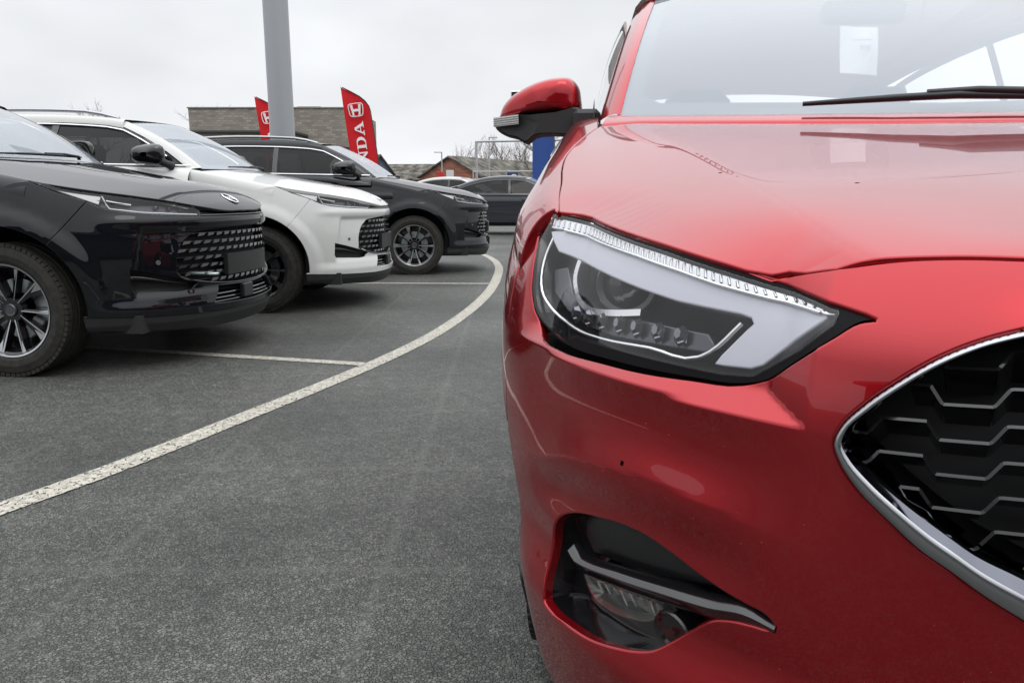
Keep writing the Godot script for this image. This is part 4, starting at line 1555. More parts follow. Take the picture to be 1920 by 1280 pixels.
func line_mat() -> StandardMaterial3D:
	var m := mat("line_paint", lin(0.62, 0.60, 0.55), 0.6)
	var w := 1024
	var h := 128
	var cell := FastNoiseLite.new()
	cell.seed = 8
	cell.noise_type = FastNoiseLite.TYPE_CELLULAR
	cell.cellular_return_type = FastNoiseLite.RETURN_DISTANCE2_SUB
	cell.frequency = 0.022
	cell.domain_warp_enabled = true
	cell.domain_warp_amplitude = 18.0
	cell.domain_warp_frequency = 0.03
	var n := FastNoiseLite.new()
	n.seed = 31
	n.frequency = 0.035
	n.fractal_octaves = 4
	var n2 := FastNoiseLite.new()
	n2.seed = 32
	n2.frequency = 0.25
	var im := Image.create(w, h, false, Image.FORMAT_RGBA8)
	for j in h:
		for i in w:
			var th := TAU * i / w
			var cx := cos(th) * w / TAU
			var cy := sin(th) * w / TAU
			var d := cell.get_noise_3d(cx, cy, j * 1.0) * 0.5 + 0.5
			var k := n.get_noise_3d(cx, cy, j)
			var k2 := n2.get_noise_3d(cx, cy, j)
			var e := minf(j, h - 1 - j) / float(h)
			var gone := (d < 0.05 + 0.04 * k) or (e < 0.03 + 0.05 * (k + 0.4) + 0.03 * k2) or (k + 0.5 * k2 > 0.52)
			var v := clampf(0.86 + 0.25 * k + 0.10 * k2, 0.4, 1.0)
			im.set_pixel(i, j, Color(v, v * 0.99, v * 0.96, 0.0 if gone else 1.0))
	m.albedo_texture = ImageTexture.create_from_image(im)
	m.transparency = BaseMaterial3D.TRANSPARENCY_ALPHA_SCISSOR
	m.alpha_scissor_threshold = 0.5
	return m

func ribbon(pts: PackedVector2Array, w: float, y: float, uoff := 0.0) -> ArrayMesh:
	var g := Geo.new()
	var len := uoff
	var prev := []
	for i in pts.size():
		var d := (pts[mini(i + 1, pts.size() - 1)] - pts[maxi(i - 1, 0)]).normalized()
		var nn := Vector2(-d.y, d.x) * w * 0.5
		if i > 0:
			len += pts[i].distance_to(pts[i - 1])
		var a := pts[i] + nn
		var b := pts[i] - nn
		var ia := g.vert(Vector3(a.x, y, -a.y), Vector3.UP, Vector2(len / 0.9, 0.02))
		var ib := g.vert(Vector3(b.x, y, -b.y), Vector3.UP, Vector2(len / 0.9, 0.98))
		if i > 0:
			g.quad(prev[0], prev[1], ib, ia)
		prev = [ia, ib]
	return g.mesh()

func build_ground() -> void:
	struct(obj("ground", sheet(-400, -600, 400, 200, 0.0), asphalt_mat()), "grey asphalt of the car park")
	var lm := line_mat()
	var c := curve([Vector2(-2.05, 1.2), Vector2(-1.80, 1.80), Vector2(-1.602, 2.227), Vector2(-1.477, 2.48), Vector2(-1.354, 2.781), Vector2(-1.196, 3.206), Vector2(-0.986, 3.773), Vector2(-0.806, 4.297), Vector2(-0.585, 5.098), Vector2(-0.395, 6.159), Vector2(-0.26, 7.334), Vector2(-0.179, 9.043), Vector2(-0.183, 10.421), Vector2(-0.333, 11.859), Vector2(-0.597, 13.0), Vector2(-1.2, 14.4), Vector2(-2.2, 15.6), Vector2(-4.0, 16.6)], 8)
	struct(obj("bay_marking", ribbon(c, 0.115, 0.004), lm), "curved white painted line round the ends of the bays")
	struct(obj("bay_marking", ribbon(densify(V2([-5.2, 5.46, -0.85, 4.29]), 0.2, false), 0.085, 0.004, 0.4), lm), "worn white bay line under the nose of the nearest black car")
	struct(obj("bay_marking", ribbon(densify(V2([-5.5, 8.52, -0.24, 8.375]), 0.2, false), 0.085, 0.004, 0.13), lm), "white bay line running out from under the white car")

# ---------------------------------------------------------------- the three tall hatchbacks in the bays
var hp: Plan
var h_ash := PackedFloat32Array()
const H_A0 := 0.84

func hs_o(s: float, y: float) -> float:
	var d := y - 0.60
	var o := (-lerpf(0.42, 0.30, smoothstep(1.1, 1.5, s)) if d > 0.0 else -0.25) * d * d
	# sunken corner pocket beside the grille
	var edge := 0.865 - 0.22 * maxf(0.0, y - 0.5)
	var m := (1.0 - smoothstep(edge - 0.035, edge, s)) * (1.0 - smoothstep(0.755, 0.80, y)) * smoothstep(0.40, 0.45, y)
	o -= 0.020 * m
	# brow under the lamps
	o += 0.010 * exp(-pow((y - 0.825) / 0.03, 2.0)) * (1.0 - smoothstep(0.85, 1.05, s))
	# lip at the bottom
	o += 0.02 * (1.0 - smoothstep(0.34, 0.42, y)) * (1.0 - smoothstep(0.9, 1.1, s))
	# arches stand out, door waist is hollow
	if s > 0.95:
		var z := hp.at(s).y
		var fl := 0.0
		for zc in [0.96, 3.725]:
			var r := Vector2(z - zc, y - 0.37).length()
			fl = maxf(fl, 0.016 * (1.0 - smoothstep(0.47, 0.56, r)))
		o += fl
		if s > 1.75:
			o -= 0.016 * exp(-pow((y - 0.62) / 0.13, 2.0)) * smoothstep(1.75, 2.0, s) * (1.0 - smoothstep(3.5, 3.8, s))
			o += 0.008 * exp(-pow((y - 0.96) / 0.03, 2.0))
	return o

func hs_S(v: Vector2, d := 0.0) -> Vector3:
	return wall(hp, hs_o, v, d)

var k_hz := PackedFloat32Array([0.0, 0.028, 0.06, 0.10, 0.188, 0.266, 0.362, 0.468, 0.616, 0.772, 1.0, 1.3, 1.6])
var k_hy := PackedFloat32Array([0.845, 0.878, 0.905, 0.928, 0.961, 0.982, 1.003, 1.021, 1.046, 1.073, 1.112, 1.162, 1.205])
var k_hez := PackedFloat32Array([0.0, 0.028, 0.06, 0.10, 0.188, 0.266, 0.362, 0.468, 0.616, 0.772, 1.0, 1.6])
var k_hea := PackedFloat32Array([0.20, 0.25, 0.32, 0.41, 0.544, 0.625, 0.70, 0.761, 0.819, 0.85, 0.88, 0.92])

func hs_top(a: float, z: float) -> float:
	var e := sp(z, k_hez, k_hea)
	var ac := 0.30 + 0.24 * z
	var t := (a - ac) / 0.01
	var soft := 0.01 * (log(1.0 + exp(t)) if t < 30.0 else t)
	return sp(z, k_hz, k_hy) + 0.036 * smoothstep(0.0, 0.35, z) - (0.018 + 0.038 * smoothstep(0.0, 0.35, z)) * pow(a / e, 2.0) - 0.04 * soft

func hs_ysh(z: float) -> float:
	return hs_top(H_A0, z) - 0.085

func hs_U(v: Vector2) -> Vector3:
	var q := absf(v.x)
	var sg := -1.0 if v.x >= 0.0 else 1.0
	var z := v.y
	if q <= H_A0:
		return Vector3(sg * q, hs_top(q, z), -z)
	var phi := minf((q - H_A0) / 0.13, 1.0) * 1.2566
	var f := clampf(z / 0.05, 0.0, h_ash.size() - 1.001)
	var i := int(f)
	var ash := lerpf(h_ash[i], h_ash[i + 1], f - i)
	var a := H_A0 + (ash - H_A0) * sin(phi) / 0.951
	return Vector3(sg * a, hs_top(H_A0, z) - 0.085 * (1.0 - cos(phi)) / 0.691, -z)

func hs_W(v: Vector2) -> Vector3:
	var f := v.x / 0.74
	var t := v.y
	var lo := Vector3(0.74 * f, 1.185 - 0.005 * f * f, 1.22 + 0.20 * f * f)
	var hi := Vector3(0.62 * f, 1.590 - 0.03 * f * f, 1.93 + 0.13 * f * f)
	var p := lo.lerp(hi, t)
	var b := 0.022 * sin(PI * clampf(t, 0.0, 1.0))
	return Vector3(p.x, p.y + b, -(p.z - b * 1.3))

func arc(c: Vector2, r: float, d0: float, d1: float, n: int) -> PackedVector2Array:
	var o := PackedVector2Array()
	for k in n + 1:
		o.append(c + Vector2.from_angle(deg_to_rad(lerpf(d0, d1, float(k) / n))) * r)
	return o

func make_hs() -> Node3D:
	var dark_glass := glass("hs_side_glass", Color(0.02, 0.03, 0.03), 0.80)
	dark_glass.metallic_specular = 0.35
	hp = Plan.new(0.945, 0.92, 2.5, 0.55, 4.66, 0.6)
	for i in 36:
		var z := i * 0.05
		var s := hp.s_of_z(z)
		h_ash.append(-wall(hp, hs_o, Vector2(s, hs_ysh(z))).x)
	var car := Node3D.new()
	var paint := mat("black_paint", lin(0.0055, 0.006, 0.0085), 0.4, 0.0, 1.0, 0.02)
	var black := mat("black_gloss", Color.BLACK, 0.1)
	var matte := mat("black_plastic", Color.BLACK, 0.5)
	var bright := mat("bright_trim", Color.WHITE, 0.1)
	var cell := Vector2(0.02, 0.02)
	var sc := hp.s_of_z(0.96)
	var sr := hp.s_of_z(3.725)
	var ac := Vector2(sc, 0.37)
	var ar := 0.445
	var hl_top := curve([Vector2(0.43, 0.882), Vector2(0.47, 0.893), Vector2(0.72, 0.945), Vector2(0.98, 0.983), Vector2(1.15, 1.008), Vector2(1.32, 1.036)], 4)
	var hl_bot := curve([Vector2(1.30, 1.026), Vector2(1.18, 0.982), Vector2(1.04, 0.932), Vector2(0.96, 0.897), Vector2(0.90, 0.882), Vector2(0.77, 0.866), Vector2(0.55, 0.855), Vector2(0.43, 0.851)], 4)
	var hl := hl_top.duplicate()
	hl.append_array(hl_bot)
	var grille := curve([Vector2(0, 0.785), Vector2(0.3, 0.778), Vector2(0.47, 0.764)], 3)
	grille.append_array(curve([Vector2(0.50, 0.757), Vector2(0.575, 0.70), Vector2(0.612, 0.61), Vector2(0.612, 0.535)], 3))
	grille.append_array(curve([Vector2(0.60, 0.518), Vector2(0.49, 0.483), Vector2(0.31, 0.457), Vector2(0, 0.445)], 3))
	var vent := V2([0.862, 0.575, 0.868, 0.47, 0.85, 0.444, 0.60, 0.432, 0.53, 0.438, 0.475, 0.476, 0.60, 0.510, 0.75, 0.55])
	var intake := V2([0, 0.432, 0.30, 0.442, 0.335, 0.445, 0.405, 0.35, 0.38, 0.338, 0, 0.328])
	# front bumper
	var half := curve([Vector2(0, 0.842), Vector2(0.43, 0.846), Vector2(0.55, 0.85), Vector2(0.77, 0.861), Vector2(0.90, 0.877), Vector2(0.96, 0.892), Vector2(1.04, 0.927)], 4)
	for p in arc(ac, ar, 130, 186, 18):
		half.append(p)
	half.append(Vector2(1.11, 0.325))
	half.append(Vector2(0.82, 0.312))
	half.append(Vector2(0.43, 0.30))
	half.append(Vector2(0, 0.298))
	obj("front_bumper", patch(hs_S, sym(half), [sym(grille), vent, flip2(vent), sym(intake)], Vector2(0.016, 0.014), 1.0, 0.004, 0.012).mesh(), paint, car)
	var lip := V2([0, 0.293, 0.43, 0.295, 0.82, 0.307, 1.108, 0.320, 1.10, 0.25, 0.82, 0.225, 0.43, 0.205, 0, 0.2])
	obj("lower_lip", patch(func(v): return hs_S(v, -0.004 - 0.35 * maxf(0.0, 0.27 - v.y)), sym(lip), [], Vector2(0.0213, 0.0137), 1.0, 0.0).mesh(), matte, car)
	# bonnet with separate nose panel
	var he := curve([Vector2(0.544, 0.188), Vector2(0.625, 0.266), Vector2(0.70, 0.362), Vector2(0.761, 0.468), Vector2(0.819, 0.616), Vector2(0.85, 0.772)], 4)
	var nose := curve([Vector2(0, 0.028), Vector2(0.196, 0.039), Vector2(0.31, 0.063), Vector2(0.408, 0.10), Vector2(0.49, 0.150), Vector2(0.525, 0.175)], 4)
	nose.append_array(curve([Vector2(0.50, 0.19), Vector2(0.36, 0.20), Vector2(0.2, 0.205), Vector2(0, 0.208)], 3))
	obj("nose_panel", patch(hs_U, sym(nose), [], cell, 1.0, 0.006, 0.02).mesh(), paint, car)
	var hood := PackedVector2Array([Vector2(0, 0.213), Vector2(0.2, 0.210), Vector2(0.36, 0.206), Vector2(0.505, 0.196), Vector2(0.532, 0.180)])
	for p in he:
		hood.append(p)
	hood.append_array(PackedVector2Array([Vector2(0.868, 0.80), Vector2(0.85, 1.0), Vector2(0.82, 1.2), Vector2(0.80, 1.38)]))
	hood.append_array(curve([Vector2(0.74, 1.36), Vector2(0.5, 1.26), Vector2(0.25, 1.20), Vector2(0, 1.18)], 4))
	obj("bonnet", patch(hs_U, sym(hood), [], Vector2(0.03, 0.03), 1.0, 0.004, 0.02).mesh(), paint, car)
	for sd in [1.0, -1.0]:
		var fp := PackedVector2Array([Vector2(0.872, 0.785), Vector2(0.870, 0.82), Vector2(0.855, 1.0), Vector2(0.825, 1.2), Vector2(0.81, 1.40), Vector2(0.81, 1.47), Vector2(0.97, 1.47), Vector2(0.97, 0.79)])
		obj("fender_top", patch(hs_U, sided(fp, sd), [], Vector2(0.025, 0.03), 1.0, 0.0).mesh(), paint, car)
		var side := PackedVector2Array()
		var s_end := hp.s_of_z(4.05)
		var s := 1.05
		side.append(Vector2(1.048, 0.932))
		side.append(Vector2(1.185, 0.975))
		side.append(Vector2(1.30, 1.019))
		side.append(Vector2(1.335, 1.034))
		side.append(Vector2(1.40, 1.028))
		side.append(Vector2(1.48, 1.005))
		s = 1.54
		while s < s_end:
			var z := hp.at(s).y
			side.append(Vector2(s, hs_ysh(minf(z, 1.47)) + 0.012 * (1.0 - smoothstep(1.3, 1.47, z)) + maxf(0.0, z - 1.47) * 0.01))
			s += 0.07
		side.append(Vector2(s_end, hs_ysh(1.47) + 0.026))
		side.append(Vector2(s_end, 0.36))
		side.append_array(arc(Vector2(sr, 0.37), ar, -2, 184, 30))
		side.append_array(arc(ac, ar, -4, 129, 24))
		obj("body_side", patch(hs_S, sided(side, sd), [], Vector2(0.035, 0.035), 1.0, 0.004, 0.03).mesh(), paint, car)
		# black sill, arch liner
		var sill := V2([sc + ar + 0.01, 0.325, sr - ar - 0.01, 0.325, sr - ar - 0.01, 0.22, sc + ar + 0.01, 0.22])
		obj("sill", patch(func(v): return hs_S(v, 0.006), sided(sill, sd), [], Vector2(0.1, 0.05), 1.0, 0.003, 0.05).mesh(), matte, car)
		for zc in [0.96, 3.725]:
			var lin_g := Geo.new()
			var rows := []
			for k in 21:
				var th := deg_to_rad(-10.0 + k * 10.0)
				var y: float = 0.37 + (ar - 0.004) * sin(th)
				var z: float = zc - (ar - 0.004) * cos(th)
				var wx: float = absf(hs_S(Vector2(hp.s_of_z(z), y)).x) - 0.012
				rows.append([Vector3(-sd * wx, y, -z), Vector3(-sd * 0.5, y, -z)])
			loft(rows, Vector3(-sd * 0.7, 3.0, -zc), lin_g)
			obj("arch_liner", lin_g.mesh(), mat("dark_structure", lin(0.02, 0.02, 0.021), 0.9), car)
		hs_lamp(car, hl, sd)
		hs_vent(car, vent, sd)
		# mirror in gloss black
		var mr := part("door_mirror", car)
		var mg := Geo.new()
		var mrows := []
		for e in [[0.0, 0.2], [0.02, 0.62], [0.05, 0.9], [0.09, 1.0], [0.13, 0.98], [0.145, 0.9], [0.148, 0.0]]:
			var row := []
			for k in 20:
				var a := TAU * k / 20.0
				var cx := cos(a)
				var cy := sin(a)
				var px: float = 0.145 * signf(cx) * pow(absf(cx), 0.62) * e[1]
				var py: float = 0.080 * signf(cy) * pow(absf(cy), 0.7) * e[1] * (1.0 - 0.25 * cx)
				# folded back along the window
				row.append(Vector3(-sd * (0.885 + 0.105 * (1.0 - e[0] / 0.148) - 0.10 * px), 1.285 + py, -(1.77 + px)))
			mrows.append(row)
		loft(mrows, Vector3(-sd * 0.93, 1.285, -1.77), mg, true)
		obj("mirror_shell", mg.mesh(), black, mr)
		var ms := Geo.new()
		ms.tube([Vector3(-sd * 0.86, 1.195, -1.60), Vector3(-sd * 0.91, 1.215, -1.63), Vector3(-sd * 0.935, 1.245, -1.68)], [0.035, 0.03, 0.035], 8)
		obj("mirror_stalk", ms.mesh(), matte, mr)
		# roof rail
		var rr := Geo.new()
		var pts := []
		for k in 15:
			var z := lerpf(2.12, 4.1, k / 14.0)
			var lift := 0.035 * smoothstep(0.0, 0.12, k / 14.0) * smoothstep(0.0, 0.12, 1.0 - k / 14.0)
			pts.append(Vector3(-sd * 0.615, sp(z, PackedFloat32Array([1.93, 2.2, 2.7, 3.3, 3.9, 4.25]), PackedFloat32Array([1.59, 1.63, 1.655, 1.65, 1.60, 1.53])) - 0.03 + lift, -z))
		rr.tube(pts, 0.016, 8)
		obj("roof_rail", rr.mesh(), mat("satin_chrome", Color.WHITE, 0.2), car)
		for e in [0.96, 3.725]:
			wheel(car, Vector3(-sd * 0.805, 0.36, -e), 0.36, 0.235, -sd, 1)
	# dark structure behind gaps and below
	var inner := patch(func(v): return wall(hp, func(_s, _y): return -0.11, v), sym(V2([0, 0.85, 1.1, 0.86, 1.1, 0.22, 0, 0.22])), [], Vector2(0.06, 0.06), 1.0, 0.0)
	patch(func(v): return hs_U(v) - Vector3(0, 0.05, 0), sym(V2([0, 0.10, 0.5, 0.2, 0.75, 0.4, 0.80, 0.7, 0.80, 1.40, 0, 1.3])), [], Vector2(0.06, 0.06), 1.0, 0.0, 0.0, inner)
	inner.box(Vector3(0, 0.27, -2.35), Vector3(1.5, 0.1, 4.1))
	inner.box(Vector3(0, 0.6, -0.95), Vector3(1.05, 0.66, 0.95))
	inner.box(Vector3(0, 0.6, -3.72), Vector3(1.15, 0.66, 0.95))
	obj("inner_structure", inner.mesh(), mat("dark_structure", Color.BLACK, 0.9), car)
	# slot under the bonnet edge with a thin light bar
	var slot := Geo.new()
	patch(func(v): return hs_S(v, -0.03), sym(V2([0, 0.89, 0.42, 0.89, 0.46, 0.84, 0, 0.836])), [], cell, 1.0, 0.0, 0.0, slot)
	obj("nose_slot", slot.mesh(), matte, car)
	var bar := Geo.new()
	var bp := []
	for k in 25:
		bp.append(hs_S(Vector2(lerpf(-0.43, 0.43, k / 24.0), 0.853), -0.008))
	bar.tube(bp, 0.006, 6)
	obj("light_bar", bar.mesh(), mat("hs_bar", lin(0.12, 0.12, 0.13), 0.2, 0.8), car)
	hs_grille(car, grille, intake, black, matte)
	# emblem
	var em := part("emblem", car)
	var ec := hs_U(Vector2(0, 0.115)) + Vector3(0, 0.004, 0)
	var en := norm_at(hs_U, Vector2(0, 0.115), 1.0)
	var eb := Basis(Vector3.RIGHT, en, Vector3.RIGHT.cross(en))
	var ring := Geo.new()
	var rp2 := []
	for k in 9:
		var a := TAU * (k + 0.5) / 8.0
		rp2.append(ec + eb * Vector3(0.050 * cos(a), 0, 0.056 * sin(a)))
	ring.tube(rp2, 0.0055, 6, false)
	obj("emblem_ring", ring.mesh(), bright, em)
	var tm := TextMesh.new()
	var sf := SystemFont.new()
	sf.font_names = PackedStringArray(["Droid Sans"])
	sf.font_weight = 700
	tm.font = sf
	tm.text = "MG"
	tm.font_size = 32
	tm.pixel_size = 0.0016
	tm.depth = 0.006
	var tmi := obj("emblem_letters", tm, bright, em)
	tmi.transform = Transform3D(Basis(Vector3.RIGHT, eb * Vector3(0, 0, -1), en), ec)
	gh_build(car, {
		"ws": hs_W, "wsx": 0.74, "roof_z": [1.93, 2.2, 2.7, 3.3, 3.9, 4.25], "roof_y": [1.59, 1.63, 1.655, 1.65, 1.60, 1.53], "roof_a": [0.62, 0.63, 0.64, 0.63, 0.60, 0.57],
		"belt_z": [1.46, 2.0, 3.0, 4.2], "belt_y": [1.190, 1.195, 1.215, 1.26], "belt_a": [0.792, 0.885, 0.89, 0.82],
		"tail": [4.55, 1.15, 0.80], "ysh": hs_ysh(1.47), "wall_a": 0.925, "trim": black, "glass": glass("hs_side_glass", Color(0.02, 0.03, 0.03), 0.72), "splits": [2.60, 3.45], "ws_top_sweep": 0.13, "ws_bottom_sweep": 0.20, "chrome": bright}, paint, black)
	var ws := PackedVector2Array([Vector2(-0.733, 0.0), Vector2(0, 0.0), Vector2(0.733, 0.0), Vector2(0.733, 0.99), Vector2(-0.733, 0.99)])
	obj("windscreen", patch(hs_W, ws, [], Vector2(0.08, 0.06), -1.0, 0.0).mesh(), glass("windscreen", Color.WHITE, 0.1), car)
	var hole: PackedVector2Array = Geometry2D.offset_polygon(V2([-0.62, 0.13, 0.0, 0.11, 0.62, 0.13, 0.62, 0.89, 0.0, 0.91, -0.62, 0.89]), 0.045, Geometry2D.JOIN_ROUND)[0]
	obj("screen_border", patch(func(v): return hs_W(v) - Vector3(0, 0.004, 0.003), ws, [hole], Vector2(0.04, 0.04), -1.0, 0.0).mesh(), mat("frit", lin(0.01, 0.01, 0.01), 0.4), car)
	var dash := Geo.new()
	dash.cbox(Vector3(0, 1.06, -1.74), Vector3(1.44, 0.18, 0.56), 0.05)
	obj("dashboard", dash.mesh(), matte, car)
	for x in [-0.38, 0.38]:
		seat(car, Vector3(x, 0.46, -2.65))
		seat(car, Vector3(x, 0.46, -3.5))
	var fl := Geo.new()
	fl.box(Vector3(0, 0.40, -2.75), Vector3(1.6, 0.04, 2.9))
	obj("cabin_floor", fl.mesh(), matte, car)
	wiper(car, [Vector3(-0.45, 1.205, -1.30), Vector3(-0.25, 1.21, -1.235), Vector3(0.0, 1.212, -1.215), Vector3(0.2, 1.21, -1.22)], Vector3(0.15, 1.19, -1.20))
	var cowl := Geo.new()
	for i in 20:
		var x0 := -0.80 + i * 0.08
		var x1 := x0 + 0.08
		var c0 := Vector3(x0, 1.150, -(1.16 + 0.20 * pow(x0 / 0.74, 2.0)))
		var c1 := Vector3(x1, 1.150, -(1.16 + 0.20 * pow(x1 / 0.74, 2.0)))
		cowl.flat_quad(c0, c1, c1 + Vector3(0, 0.02, -0.12), c0 + Vector3(0, 0.02, -0.12), Vector3.UP)
	obj("cowl", cowl.mesh(), matte, car)
	# tail closing panel
	var tail := Geo.new()
	patch(hs_S, V2([hp.s_of_z(4.0), 1.09, hp.s_of_z(4.0), 0.3, hp.ds * (hp.a.size() - 4), 0.3, hp.ds * (hp.a.size() - 4), 1.13]), [], Vector2(0.08, 0.08), 1.0, 0.0, 0.0, tail)
	var tm2 := tail.mirrored()
	var off := tail.v.size()
	tail.v.append_array(tm2.v)
	tail.n.append_array(tm2.n)
	tail.uv.append_array(tm2.uv)
	for i in tm2.ix:
		tail.ix.append(i + off)
	obj("tail_panel", tail.mesh(), paint, car)
	return car

func hs_lamp(car: Node3D, hl: PackedVector2Array, sd: float) -> void:
	var lamp := part("headlight", car)
	var cell := Vector2(0.02, 0.012)
	var P := sided(hl, sd)
	var S := func(v: Vector2, d: float) -> Vector3: return hs_S(v, d - 0.004)
	var g := Geo.new()
	pocket(S, P, 0.045, 0.02, g)
	obj("housing", g.mesh(), mat("hs_bowl", lin(0.10, 0.10, 0.11), 0.3, 0.4), lamp)
	obj("lens", patch(func(v): return S.call(v, 0.0), P, [], cell, 1.0, 0.003, 0.02).mesh(), glass("lamp_lens", Color.WHITE, 0.03), lamp)
	# bright reflector wedge at the rear of the lamp
	var wedge := V2([1.27, 1.018, 1.08, 0.986, 0.97, 0.966, 0.985, 0.918, 1.05, 0.942, 1.17, 0.983])
	obj("reflector", patch(func(v): return S.call(v, -0.015), sided(wedge, sd), [], cell, 1.0, 0.003, 0.01).mesh(), mat("hs_reflector", lin(0.50, 0.51, 0.50), 0.22, 0.85), lamp)
	var t := Geo.new()
	t.tube(on(S, sided(densify(V2([0.968, 0.968, 0.945, 0.915, 0.93, 0.893, 0.77, 0.873, 0.55, 0.861, 0.45, 0.857]), 0.03, false), sd), -0.010), 0.0045, 6)
	t.tube(on(S, sided(densify(V2([0.945, 0.935, 0.90, 0.925, 0.82, 0.912]), 0.03, false), sd), -0.012), 0.006, 6)
	t.tube(on(S, sided(densify(V2([1.28, 1.022, 1.0, 0.976, 0.72, 0.936, 0.50, 0.891]), 0.03, false), sd), -0.010), 0.0035, 6)
	obj("running_light", t.mesh(), mat("hs_drl", lin(0.62, 0.63, 0.66), 0.2, 0.3), lamp)
	for s in [0.53, 0.60, 0.68]:
		var c: Vector3 = S.call(Vector2(s * sd, 0.888 + 0.06 * (s - 0.53)), -0.03)
		var gg := Geo.new()
		gg.cbox(c, Vector3(0.030, 0.024, 0.018), 0.006)
		obj("led", gg.mesh(), mat("led_gem", Color.WHITE, 0.1), lamp)

func hs_vent(car: Node3D, vent: PackedVector2Array, sd: float) -> void:
	var vn := part("side_vent", car)
	var g := Geo.new()
	pocket(hs_S, sided(vent, sd), 0.05, 0.02, g)
	obj("recess", g.mesh(), mat("black_plastic", Color.BLACK, 0.5), vn)
	var fin := Geo.new()
	var rows := []
	for i in 16:
		var s := lerpf(0.86, 0.55, i / 15.0)
		var y := lerpf(0.523, 0.478, smoothstep(0.0, 1.0, i / 15.0))
		var w := lerpf(0.030, 0.006, smoothstep(0.1, 0.75, i / 15.0))
		rows.append([hs_S(Vector2(s * sd, y + w * 0.5), -0.035), hs_S(Vector2(s * sd, y + w * 0.4), -0.012), hs_S(Vector2(s * sd, y), -0.004), hs_S(Vector2(s * sd, y - w * 0.5), -0.012), hs_S(Vector2(s * sd, y - w * 0.6), -0.035)])
	loft(rows, Vector3(-sd * 0.5, 0.5, -0.6), fin)
	obj("fin", fin.mesh(), mat("black_gloss", Color.BLACK, 0.1), vn)
	# parking sensor in the corner
	var c := hs_S(Vector2(0.712 * sd, 0.600), 0.0)
	var nn := norm_at(hs_S, Vector2(0.712 * sd, 0.600), 1.0)
	var b := Basis(Vector3.UP.cross(nn).normalized(), nn, Vector3.UP.cross(nn).normalized().cross(nn))
	var sn := Geo.new()
	sn.lathe(V2([0.013, -0.004, 0.013, 0.002, 0.011, 0.003, 0.010, 0.0, 0.0, 0.0]), 16, Transform3D(b, c))
	obj("parking_sensor", sn.mesh(), mat("sensor_grey", lin(0.12, 0.12, 0.13), 0.35), car)

